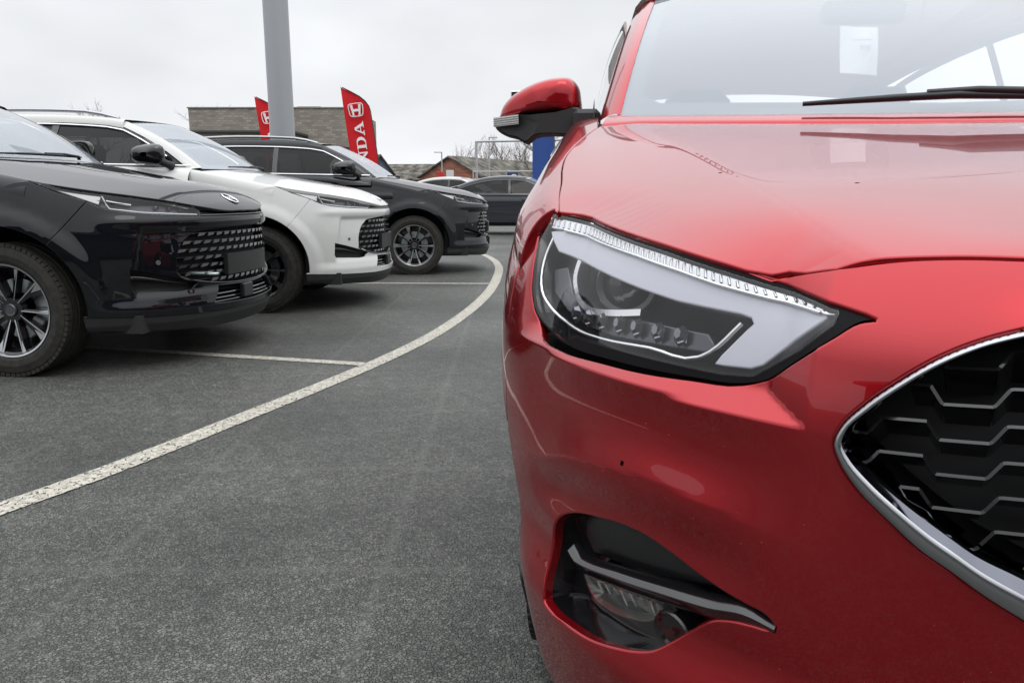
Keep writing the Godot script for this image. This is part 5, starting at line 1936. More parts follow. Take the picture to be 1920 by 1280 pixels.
func hs_grille(car: Node3D, grille: PackedVector2Array, intake: PackedVector2Array, black: Material, matte: Material) -> void:
	var gr := part("grille", car)
	var full := sym(grille)
	var g := Geo.new()
	pocket(hs_S, full, 0.07, 0.03, g)
	obj("recess", g.mesh(), mat("dark_structure", Color.BLACK, 0.9), gr)
	var rim_g := Geo.new()
	var low := []
	for p in curve([Vector2(0.612, 0.535), Vector2(0.60, 0.518), Vector2(0.49, 0.483), Vector2(0.31, 0.457), Vector2(0, 0.445), Vector2(-0.31, 0.457), Vector2(-0.49, 0.483), Vector2(-0.60, 0.518), Vector2(-0.612, 0.535)], 4):
		low.append(hs_S(p, 0.003))
	rim_g.tube(low, 0.006, 6)
	obj("lower_edge", rim_g.mesh(), mat("black_gloss", Color.BLACK, 0.1), gr)
	for row in 7:
		var y0 := 0.750 - 0.044 * row
		var b := Geo.new()
		var run := []
		var nr := []
		for k in 65:
			var q := Vector2(-0.62 + k * 1.24 / 64.0, y0)
			if Geometry2D.is_point_in_polygon(q, full):
				run.append(hs_S(q, -0.030))
				nr.append(norm_at(hs_S, q, 1.0))
		if run.size() < 3:
			continue
		b.bar(run, nr, 0.006, 0.03)
		# scale-shaped teeth hanging on the bar, turned alternately
		var n := int(1.24 / 0.072)
		for k in n:
			var s0 := -0.62 + (k + 0.5 * (row % 2)) * 0.072
			var corners := [Vector2(s0 + 0.004, y0 + 0.004), Vector2(s0 + 0.052, y0 + 0.004), Vector2(s0 + 0.068, y0 - 0.016), Vector2(s0 + 0.020, y0 - 0.010)]
			var ok := true
			for c in corners:
				if not Geometry2D.is_point_in_polygon(c, full):
					ok = false
			if not ok:
				continue
			b.flat_quad(hs_S(corners[0], -0.011), hs_S(corners[1], -0.011), hs_S(corners[2], -0.006), hs_S(corners[3], -0.008), Vector3(0, 0.5, 1))
			b.flat_quad(hs_S(corners[2], -0.006), hs_S(corners[3], -0.006), hs_S(corners[3] - Vector2(0, 0.004), -0.03), hs_S(corners[2] - Vector2(0, 0.004), -0.03), Vector3(0, -1, 0.3))
			b.flat_quad(hs_S(corners[0], -0.018), hs_S(corners[3], -0.006), hs_S(corners[3] - Vector2(0, 0.004), -0.03), hs_S(corners[0] - Vector2(0, 0.004), -0.03), Vector3(1, 0, 0.5))
			b.flat_quad(hs_S(corners[1], -0.018), hs_S(corners[2], -0.006), hs_S(corners[2] - Vector2(0, 0.004), -0.03), hs_S(corners[1] - Vector2(0, 0.004), -0.03), Vector3(-1, 0, 0.5))
		obj("bar", b.mesh(), mat("grille_black", lin(0.016, 0.017, 0.019), 0.16, 0.0, 0.5), gr)
	# blank plate
	var pl := Geo.new()
	var rows := []
	for j in 2:
		var r := []
		for k in 9:
			r.append(hs_S(Vector2(lerpf(-0.26, 0.26, k / 8.0), 0.500 + 0.125 * j), 0.014))
		rows.append(r)
	loft(rows, Vector3(0, 0.55, -1), pl)
	for e in [[0, 0], [0, 8]]:
		var a: Vector3 = rows[0][e[1]]
		var b2: Vector3 = rows[1][e[1]]
		pl.flat_quad(a, b2, b2 + Vector3(0, 0, -0.03), a + Vector3(0, 0, -0.03), Vector3(a.x, 0, 0))
	for k in 8:
		pl.flat_quad(rows[1][k], rows[1][k + 1], rows[1][k + 1] + Vector3(0, 0, -0.03), rows[1][k] + Vector3(0, 0, -0.03), Vector3.UP)
	obj("blank_plate", pl.mesh(), mat("plate_black", lin(0.012, 0.012, 0.013), 0.4), car)
	# lower intake
	var it := part("lower_intake", car)
	var g2 := Geo.new()
	var ifull := sym(intake)
	pocket(hs_S, ifull, 0.06, 0.03, g2)
	obj("recess", g2.mesh(), mat("dark_structure", Color.BLACK, 0.9), it)
	for y in [0.418, 0.394, 0.370, 0.350]:
		var run := []
		var nr := []
		for k in 41:
			var q := Vector2(-0.4 + k * 0.02, y)
			if Geometry2D.is_point_in_polygon(q, ifull):
				run.append(hs_S(q, -0.02))
				nr.append(norm_at(hs_S, q, 1.0).rotated(Vector3.RIGHT, -0.5))
		var b3 := Geo.new()
		b3.bar(run, nr, 0.007, 0.03)
		obj("bar", b3.mesh(), mat("black_gloss", Color.BLACK, 0.1), it)
	var rad := Geo.new()
	rad.cbox(hs_S(Vector2(0.06, 0.388), -0.012), Vector3(0.13, 0.085, 0.03), 0.006)
	obj("radar_cover", rad.mesh(), mat("plate_black", Color.BLACK, 0.4), it)

func repaint(car: Node, from: Material, to: Material) -> void:
	for c in car.get_children():
		if c is MeshInstance3D and c.material_override == from:
			c.material_override = to
		repaint(c, from, to)

func build_bays() -> void:
	var proto := make_hs()
	var white := mat("white_paint", lin(0.60, 0.605, 0.585), 0.35, 0.0, 1.0, 0.02)
	var poses := [[-1.645, 4.79, -1.464], [-1.145, 7.138, -1.565], [-0.305, 10.314, -1.638]]
	var labels := ["glossy black car at the left edge with a silver towing eye in its grille", "white car parked between the two black cars", "black car with silver spoked wheel parked beyond the white car"]
	for i in 3:
		var c: Node3D = proto if i == 0 else proto.duplicate()
		c.name = numbered("parked_car")
		add_child(c)
		c.position = Vector3(poses[i][0], 0, -poses[i][1])
		c.rotation.y = -poses[i][2]
		tag(c, labels[i], "car", "cars standing in the marked bays")
		if i == 1:
			repaint(c, mats["black_paint"], white)
		if i == 0:
			proto = c.duplicate()
			var tow := part("towing_eye", c)
			var g := Geo.new()
			var p0 := hs_S(Vector2(0.52, 0.528), -0.03)
			var d := Vector3(-0.10, 0.0, 0.99).normalized()
			g.tube([p0, p0 + d * 0.11], 0.011, 10)
			var rg := []
			for k in 17:
				var a := TAU * k / 16.0
				rg.append(p0 + d * (0.145 + 0.036 * cos(a)) + d.cross(Vector3.UP) * 0.022 * sin(a))
			g.tube(rg, 0.009, 8, false)
			obj("eye_bolt", g.mesh(), mat("tow_steel", lin(0.42, 0.47, 0.46), 0.3, 0.9), tow)

# ---------------------------------------------------------------- things round the car park
func build_world() -> void:
	# tall grey column
	var post := thing("lamp_column", "thick plain grey metal column rising behind the black car's roof", "lamp post", Vector3(-3.58, 0, -12.2))
	var g := Geo.new()
	g.lathe(V2([0.0, 0.02, 0.19, 0.02, 0.188, 3.0, 0.184, 9.0, 0.0, 9.0]), 48, Transform3D.IDENTITY)
	obj("shaft", g.mesh(), mat("column_paint", lin(0.34, 0.35, 0.37), 0.38, 0.15), post)
	var fl := Geo.new()
	fl.lathe(V2([0.0, 0.0, 0.30, 0.0, 0.30, 0.03, 0.2, 0.03]), 32, Transform3D.IDENTITY)
	obj("base_flange", fl.mesh(), mat("column_paint", Color.WHITE, 0.3), post)
	feather_flag(Vector3(-2.72, 0, -17.0), 0.06, 0.20, lin(0.60, 0.012, 0.02), true, "red feather flag with white lettering beside the grey brick wall's end", "promotional flags")
	feather_flag(Vector3(-5.10, 0, -18.6), 0.06, 0.20, lin(0.60, 0.012, 0.02), true, "red feather flag half hidden behind the thick grey column", "promotional flags")
	feather_flag(Vector3(1.13, 0, -20.0), 0.0, 0.03, lin(0.025, 0.075, 0.27), false, "dark blue feather flag standing behind the red car's door mirror", "promotional flags")
	brick_hall()
	showroom()
	far_buildings()
	barrier()
	far_cars()
	trees()
	# paper sheet hanging behind the windscreen
	var sh := Geo.new()
	var xf := Transform3D(Basis(Vector3.UP, -0.1322), Vector3(0.7815, 0, -0.5596))
	var rows := []
	for i in 7:
		var r := []
		for k in 5:
			var u := k / 4.0
			var v := i / 6.0
			r.append(xf * Vector3(lerpf(-0.094, 0.004, u) + 0.004 * v, 1.425 - 0.128 * v - 0.008 * u, -(1.66 - 0.02 * v + 0.006 * sin(4.0 * u + 3.0 * v))))
		rows.append(r)
	loft(rows, xf * Vector3(0, 1.35, -2.0), sh)
	var sheet_t := thing("paper_sheet", "white printed paper sheet hung inside the red car's windscreen", "paper")
	obj("sheet", sh.mesh(), mat("paper", lin(0.82, 0.82, 0.82), 0.7), sheet_t)
	# a few faint printed strokes, too blurred to read
	var pr := Geo.new()
	for e in [[-0.052, 1.362, 0.006, 0.012], [-0.042, 1.362, 0.005, 0.011], [-0.033, 1.362, 0.006, 0.012], [-0.05, 1.382, 0.05, 0.003], [-0.026, 1.332, 0.006, 0.003]]:
		pr.cbox(xf * Vector3(e[0] + 0.012, e[1], -1.635 - (1.362 - e[1]) * -0.16), Vector3(e[2], e[3], 0.001), 0.0003, xf.basis)
	obj("print", pr.mesh(), mat("print_grey", lin(0.40, 0.41, 0.43), 0.7), sheet_t).set_meta("kind", "stuff")

func sys_font(called: String, weight: int) -> SystemFont:
	var sf := SystemFont.new()
	sf.font_names = PackedStringArray([called])
	sf.font_weight = weight
	return sf

func feather_flag(at: Vector3, turn: float, lean: float, col: Color, letters: bool, label: String, group: String) -> void:
	var t := thing("feather_flag", label, "flag", at, turn, group)
	var up := 3.32
	var pole := Geo.new()
	var body := Node3D.new()
	# cloth outline in the flag's own plane: straight left edge, right edge bends over at the top
	var tilt := Transform3D(Basis(Vector3.BACK, lean * 0.6), Vector3.ZERO)
	body.free()
	var right := func(v: float) -> float:
		# x of the pole edge at height v (0 bottom .. 1 top)
		return -0.56 * pow(maxf(0.0, (v - 0.78) / 0.22), 2.2) - 0.02 * v
	var rows := []
	var pts := []
	for i in 41:
		var v := i / 40.0
		var y := lerpf(0.75, up, v)
		var xr: float = right.call(v)
		var xl := -0.58 + 0.02 * v
		xr = maxf(xr, xl + 0.001)
		var row := []
		for k in 13:
			var u := k / 12.0
			var x := lerpf(xl, xr, u)
			row.append(tilt * Vector3(x, y + 0.03 * (1.0 - u) * v, 0.035 * sin(3.2 * v + 2.5 * u) * (1.0 - u) + 0.012 * sin(9.0 * v - 4.0 * u) * (1.0 - u)))
		rows.append(row)
	var cloth := Geo.new()
	loft(rows, Vector3(0, 2, -5), cloth)
	var back := []
	for r in rows:
		var b := []
		for p in r:
			b.append(p + Vector3(0, 0, -0.003))
		back.append(b)
	loft(back, Vector3(0, 2, 5), cloth)
	var m := mat("flag_%d" % int(col.b * 1000.0), col, 0.75)
	m.backlight_enabled = true
	m.backlight = col
	obj("cloth", cloth.mesh(), m, t)
	pts.append(Vector3(0.012, 0.0, 0))
	for i in 24:
		var v := i / 23.0
		pts.append(tilt * Vector3(maxf(right.call(v), -0.54) + 0.012, lerpf(0.75, up, v), 0))
	pole.tube(pts, 0.011, 8)
	obj("pole", pole.mesh(), mat("flag_pole", lin(0.05, 0.05, 0.055), 0.35, 0.3), t)
	var base := Geo.new()
	base.cbox(Vector3(0.01, 0.02, 0), Vector3(0.5, 0.04, 0.08), 0.01)
	base.cbox(Vector3(0.01, 0.0205, 0), Vector3(0.08, 0.036, 0.5), 0.01)
	obj("foot", base.mesh(), mat("flag_pole", Color.BLACK, 0.3), t)
	if not letters:
		return
	var white := mat("flag_print", lin(0.80, 0.78, 0.78), 0.7)
	# emblem: rounded frame with an upright figure inside
	var e := Geo.new()
	var c := Vector3(-0.305, up - 0.50, 0.052)
	var fr := []
	for k in 41:
		var a := TAU * k / 40.0
		var cx := signf(cos(a)) * pow(absf(cos(a)), 0.42)
		var cy := signf(sin(a)) * pow(absf(sin(a)), 0.42)
		fr.append(tilt * (c + Vector3(cx * (0.150 + 0.012 * cy), cy * 0.135, 0)))
	e.tube(fr, 0.010, 6, false)
	obj("emblem_frame", e.mesh(), white, t)
	var h := Geo.new()
	for sx in [-1.0, 1.0]:
		h.flat_quad(tilt * (c + Vector3(sx * 0.045, -0.115, 0)), tilt * (c + Vector3(sx * 0.080, -0.115, 0)), tilt * (c + Vector3(sx * 0.118, 0.118, 0)), tilt * (c + Vector3(sx * 0.062, 0.118, 0)), Vector3.BACK)
		h.flat_quad(tilt * (c + Vector3(sx * 0.030, -0.115, 0)), tilt * (c + Vector3(sx * 0.095, -0.115, 0)), tilt * (c + Vector3(sx * 0.090, -0.095, 0)), tilt * (c + Vector3(sx * 0.040, -0.095, 0)), Vector3.BACK)
	h.flat_quad(tilt * (c + Vector3(-0.06, -0.03, 0.001)), tilt * (c + Vector3(0.06, -0.03, 0.001)), tilt * (c + Vector3(0.07, 0.02, 0.001)), tilt * (c + Vector3(-0.07, 0.02, 0.001)), Vector3.BACK)
	obj("emblem_figure", h.mesh(), white, t)
	var tx := TextMesh.new()
	tx.text = "HONDA"
	tx.font = sys_font("Droid Serif", 800)
	tx.font_size = 64
	tx.pixel_size = 0.0044
	tx.depth = 0.004
	var mi := obj("lettering", tx, white, t)
	mi.transform = tilt * Transform3D(Basis(Vector3.BACK, PI / 2) * Basis.from_scale(Vector3(1.4, 1, 1)), Vector3(-0.290, up - 1.52, 0.050))

func brick_mat(key: String, a: Color, b: Color, mortar: Color, bw: float, bh: float, wide: float) -> StandardMaterial3D:
	if mats.has(key):
		return mats[key]
	var m := mat(key, Color.WHITE, 0.85)
	var n := 512
	var cols := int(round(wide / bw))
	var rows := int(round(wide / bh / 2.0)) * 2
	var rng := RandomNumberGenerator.new()
	rng.seed = hash(key)
	var im := Image.create(n, n, false, Image.FORMAT_RGB8)
	im.fill(mortar)
	for r in rows:
		for c in cols:
			var x0 := (c + 0.5 * (r % 2)) * n / float(cols)
			var y0 := r * n / float(rows)
			var k := rng.randf()
			var f := 0.88 + 0.24 * rng.randf()
			var col := a.lerp(b, k) * f
			col.a = 1.0
			var w := n / float(cols) - 1.4
			var h := n / float(rows) - 1.4
			im.fill_rect(Rect2i(int(x0), int(y0), int(w), int(maxf(h, 1.0))), col)
			if x0 + w > n:
				im.fill_rect(Rect2i(int(x0) - n, int(y0), int(w), int(maxf(h, 1.0))), col)
	m.albedo_texture = ImageTexture.create_from_image(im)
	m.uv1_triplanar = true
	m.uv1_world_triplanar = true
	m.uv1_triplanar_sharpness = 6.0
	m.uv1_scale = Vector3.ONE / wide
	return m

func brick_hall() -> void:
	var t := thing("brick_building", "low flat-topped building of weathered grey-brown brick behind the column", "building", Vector3(-8.65, 0, -30.5))
	var bm := brick_mat("grey_brick", lin(0.25, 0.228, 0.19), lin(0.275, 0.252, 0.213), lin(0.215, 0.198, 0.17), 0.2133, 0.08, 6.4)
	var w := Geo.new()
	w.box(Vector3(0.02, 2.0, 0), Vector3(5.8, 4.0, 5.0))
	obj("wall", w.mesh(), bm, t)
	var low := Geo.new()
	low.box(Vector3(-0.9, 1.5, 3.4), Vector3(4.3, 3.0, 1.8))
	obj("lower_wing", low.mesh(), bm, t)
	var lr := Geo.new()
	lr.cbox(Vector3(-0.9, 3.05, 3.4), Vector3(4.5, 0.10, 2.0), 0.02)
	obj("wing_roof", lr.mesh(), mat("bitumen", lin(0.05, 0.05, 0.048), 0.8), t)
	var cp := Geo.new()
	cp.cbox(Vector3(0.02, 4.02, 2.46), Vector3(5.86, 0.05, 0.16), 0.01)
	obj("coping", cp.mesh(), mat("coping", lin(0.22, 0.21, 0.19), 0.8), t)
	var vt := Geo.new()
	vt.cbox(Vector3(1.2, 4.10, 1.4), Vector3(0.9, 0.12, 0.5), 0.02)
	obj("roof_vent", vt.mesh(), mat("bitumen", Color.BLACK, 0.8), t)
	var bx := Geo.new()
	bx.cbox(Vector3(2.72, 2.55, 2.62), Vector3(0.36, 0.22, 0.2), 0.02)
	obj("wall_light", bx.mesh(), mat("black_plastic", Color.BLACK, 0.5), t)

func gable(t: Node3D, w: float, l: float, eaves: float, ridge: float, wallm: Material, roofm: Material) -> void:
	# gable end faces +Z, ridge runs along -Z
	var g := Geo.new()
	var h := w * 0.5
	var A := Vector3(-h, 0, 0)
	var B := Vector3(h, 0, 0)
	g.flat_quad(A, B, Vector3(h, eaves, 0), Vector3(-h, eaves, 0), Vector3.BACK)
	g.flat_quad(Vector3(-h, eaves, 0), Vector3(h, eaves, 0), Vector3(0, ridge, 0), Vector3(0, ridge, -0.0001), Vector3.BACK)
	g.flat_quad(A, A + Vector3(0, eaves, 0), A + Vector3(0, eaves, -l), A + Vector3(0, 0, -l), Vector3.LEFT)
	g.flat_quad(B, B + Vector3(0, eaves, 0), B + Vector3(0, eaves, -l), B + Vector3(0, 0, -l), Vector3.RIGHT)
	g.flat_quad(A + Vector3(0, 0, -l), B + Vector3(0, 0, -l), Vector3(h, eaves, -l), Vector3(-h, eaves, -l), Vector3.FORWARD)
	obj("wall", g.mesh(), wallm, t)
	for sg in [-1.0, 1.0]:
		var r := Geo.new()
		var e := Vector3(sg * (h + 0.25), eaves - 0.10, 0.25)
		var top := Vector3(0, ridge + 0.06, 0.25)
		var back := Vector3(0, 0, -l - 0.5)
		var up := Vector3(0, 0.12, 0)
		r.flat_quad(e, top, top + back, e + back, Vector3(sg, 2, 0))
		r.flat_quad(e - up, top - up, top, e, Vector3.BACK)
		r.flat_quad(e, e + back, e + back - up, e - up, Vector3(sg, 0, 0))
		r.flat_quad(e - up, top - up, top + back - up, e + back - up, Vector3(-sg, -2, 0))
		obj("roof_slope", r.mesh(), roofm, t)

func far_buildings() -> void:
	var red := brick_mat("red_brick", lin(0.26, 0.085, 0.055), lin(0.33, 0.12, 0.075), lin(0.24, 0.18, 0.14), 0.45, 0.15, 7.2)
	var slate := mat("slate", lin(0.15, 0.14, 0.11), 0.85)
	var n := FastNoiseLite.new()
	n.seed = 4
	n.frequency = 0.02
	n.fractal_octaves = 4
	var im := n.get_seamless_image(256, 256)
	im.convert(Image.FORMAT_RGB8)
	slate.albedo_texture = ImageTexture.create_from_image(im)
	slate.albedo_color = lin(0.34, 0.31, 0.25)
	slate.uv1_triplanar = true
	slate.uv1_world_triplanar = true
	slate.uv1_scale = Vector3(0.2, 0.2, 0.2)
	var a := thing("brick_building", "low red brick building with a wide gable end", "building", Vector3(-5.2, 0, -65), -0.55)
	gable(a, 6.2, 14.0, 2.6, 4.15, red, slate)
	var a2 := Geo.new()
	a2.cbox(Vector3(-0.6, 1.2, 0.02), Vector3(0.9, 2.1, 0.06), 0.02)
	obj("door", a2.mesh(), mat("door_white", lin(0.6, 0.6, 0.6), 0.5), a)
	var b := thing("slate_roofed_building", "long low building with a mossy slate roof left of the red gable", "building", Vector3(-13.4, 0, -78), 1.35)
	gable(b, 7.0, 12.0, 2.5, 4.35, red, slate)
	var c := thing("blue_shed", "small blue-grey shed gable beside the red flag", "building", Vector3(-9.35, 0, -55), 0.5)
	gable(c, 2.4, 5.0, 2.0, 3.75, mat("blue_cladding", lin(0.10, 0.13, 0.19), 0.6), slate)
	var d := thing("long_building", "long roof behind the height barrier at the far side", "building", Vector3(9.5, 0, -76), 1.45)
	gable(d, 8.0, 22.0, 2.6, 4.0, red, slate)
	# scrub and hedge along the far edge
	var bank := struct(obj("grass_bank", bank_mesh(), mat("bank_green", lin(0.10, 0.10, 0.045), 0.95)), "low grassy bank at the far edge of the car park")
	bank.name = "grass_bank"
	hedge(Vector3(-8.6, 0, -47), 9.0, 1.9, lin(0.16, 0.09, 0.06), "reddish-brown bare hedge left of the brick gable", 5)
	hedge(Vector3(-9.4, 0, -43), 2.4, 2.1, lin(0.12, 0.13, 0.035), "yellow-green bush beside the blue shed", 6)
	hedge(Vector3(3.2, 0, -58), 9.0, 1.7, lin(0.12, 0.075, 0.05), "brown hedge behind the height barrier", 7)

func bank_mesh() -> ArrayMesh:
	var rows := []
	var n := FastNoiseLite.new()
	n.seed = 90
	n.frequency = 0.05
	for i in 9:
		var r := []
		for k in 161:
			var x := -160.0 + k * 2.0
			var t := i / 8.0
			r.append(Vector3(x, (0.02 + 2.0 * smoothstep(0.0, 0.6, t) + 0.5 * n.get_noise_2d(x, i * 5.0)) * (0.0 if i == 0 else 1.0), -82.0 - 18.0 * t))
		rows.append(r)
	return loft(rows, Vector3(0, -20, -90)).mesh()

func hedge(at: Vector3, w: float, h: float, col: Color, label: String, sd: int) -> void:
	var rng := RandomNumberGenerator.new()
	rng.seed = sd
	var t := thing("hedge", label, "hedge", at, 0.0)
	var g := Geo.new()
	for k in int(w * 260):
		var p := Vector3(rng.randf_range(-w * 0.5, w * 0.5), 0, rng.randf_range(-0.6, 0.6))
		var top := h * (0.75 + 0.25 * sin(p.x * 1.7 + sd) * sin(p.x * 0.6)) * sqrt(maxf(0.05, 1.0 - pow(2.0 * p.x / w, 6.0)))
		p.y = top * pow(rng.randf(), 0.6)
		var d := Vector3(rng.randf_range(-1, 1), rng.randf_range(-0.2, 1), rng.randf_range(-1, 1)).normalized() * rng.randf_range(0.08, 0.2)
		var s := Vector3(rng.randf_range(-1, 1), rng.randf_range(-1, 1), rng.randf_range(-1, 1)).cross(d).normalized() * 0.035
		g.flat_quad(p - s, p + s, p + d + s * 0.4, p + d - s * 0.4, Vector3(0, 1, 1))
	obj("foliage", g.mesh(), mat("hedge_%d" % sd, col, 0.9), t)
	var st := Geo.new()
	for k in int(w * 4):
		var x := rng.randf_range(-w * 0.48, w * 0.48)
		st.tube([Vector3(x, 0, 0), Vector3(x + rng.randf_range(-0.2, 0.2), h * 0.7, rng.randf_range(-0.3, 0.3))], [0.025, 0.008], 5)
	var so := obj("stems", st.mesh(), mat("twig", lin(0.09, 0.07, 0.055), 0.9), t)
	so.set_meta("kind", "stuff")

func barrier() -> void:
	var t := thing("height_barrier", "pale steel height barrier frame across the entrance", "barrier", Vector3(0, 0, -35))
	var steel := mat("galvanised", lin(0.40, 0.41, 0.42), 0.5, 0.4)
	for x in [-1.6, 4.2]:
		var g := Geo.new()
		g.tube([Vector3(x, 0, 0), Vector3(x, 3.32, 0)], 0.06, 10)
		obj("post", g.mesh(), steel, t)
	var b := Geo.new()
	b.tube([Vector3(-1.66, 3.32, 0), Vector3(4.26, 3.44, 0)], 0.05, 10)
	obj("crossbar", b.mesh(), steel, t)
	var f := thing("railing", "pale grey metal railing behind the dark grey car", "railing", Vector3(0, 0, -30))
	for y in [1.86, 1.1]:
		var r := Geo.new()
		r.tube([Vector3(-1.5, y, 0), Vector3(5.0, y + 0.04, 0)], 0.025, 8)
		obj("rail", r.mesh(), steel, f)
	for k in 6:
		var r := Geo.new()
		r.tube([Vector3(-1.5 + k * 1.3, 0, 0), Vector3(-1.5 + k * 1.3, 1.9, 0)], 0.03, 8)
		obj("post", r.mesh(), steel, f)
	lamp(Vector3(-5.42, 0, -60), 4.2, "slim street lamp standing before the red brick gable", -1.0)
	lamp(Vector3(-1.61, 0, -55), 4.95, "taller slim street lamp behind the height barrier", 1.0)
	sign_post(Vector3(-2.78, 0, -30), Vector2(0.24, 0.36), 1.86, lin(0.55, 0.02, 0.02), "small red sign board beyond the third car's bonnet", "")
	sign_post(Vector3(-2.48, 0, -31), Vector2(0.30, 0.40), 1.95, lin(0.62, 0.63, 0.63), "small white sign board next to the red one", "")
	sign_post(Vector3(-1.55, 0, -36), Vector2(0.62, 0.22), 1.72, lin(0.62, 0.63, 0.63), "white notice board in front of the red brick wall", "")
	sign_post(Vector3(-0.72, 0, -36), Vector2(0.50, 0.26), 1.74, lin(0.62, 0.63, 0.63), "white notice board beside the barrier post", "")
	sign_post(Vector3(0.02, 0, -28), Vector2(0.40, 0.20), 1.78, lin(0.02, 0.03, 0.08), "dark blue sign board above the grey car's roof", "P")

func lamp(at: Vector3, h: float, label: String, arm: float) -> void:
	var t := thing("street_lamp", label, "street lamp", at, 0.0, "far street lamps")
	var g := Geo.new()
	g.tube([Vector3.ZERO, Vector3(0, h * 0.3, 0), Vector3(0, h, 0)], [0.07, 0.055, 0.045], 8)
	obj("post", g.mesh(), mat("galvanised", Color.WHITE, 0.5), t)
	var a := Geo.new()
	a.cbox(Vector3(arm * 0.28, h + 0.02, 0), Vector3(0.62, 0.07, 0.16), 0.025)
	obj("lamp_head", a.mesh(), mat("galvanised", Color.WHITE, 0.5), t)

func sign_post(at: Vector3, s: Vector2, top: float, col: Color, label: String, text: String) -> void:
	var t := thing("sign_board", label, "sign", at)
	var p := Geo.new()
	p.tube([Vector3.ZERO, Vector3(0, top - 0.05, 0)], 0.025, 8)
	obj("post", p.mesh(), mat("galvanised", Color.WHITE, 0.5), t)
	var b := Geo.new()
	b.cbox(Vector3(0, top - s.y * 0.5, 0.045), Vector3(s.x, s.y, 0.02), 0.005)
	obj("board", b.mesh(), mat("sign_%d" % int(col.r * 255.0 + col.b * 9999.0), col, 0.5), t)
	if text != "":
		var rg := Geo.new()
		var rp2 := []
		for k in 17:
			rp2.append(Vector3(0.05 + 0.075 * cos(TAU * k / 16.0), top - s.y * 0.6 + 0.035 * sin(TAU * k / 16.0), 0.058))
		rg.tube(rp2, 0.016, 6, false)
		obj("printed_mark", rg.mesh(), mat("flag_print", Color.WHITE, 0.7), t)

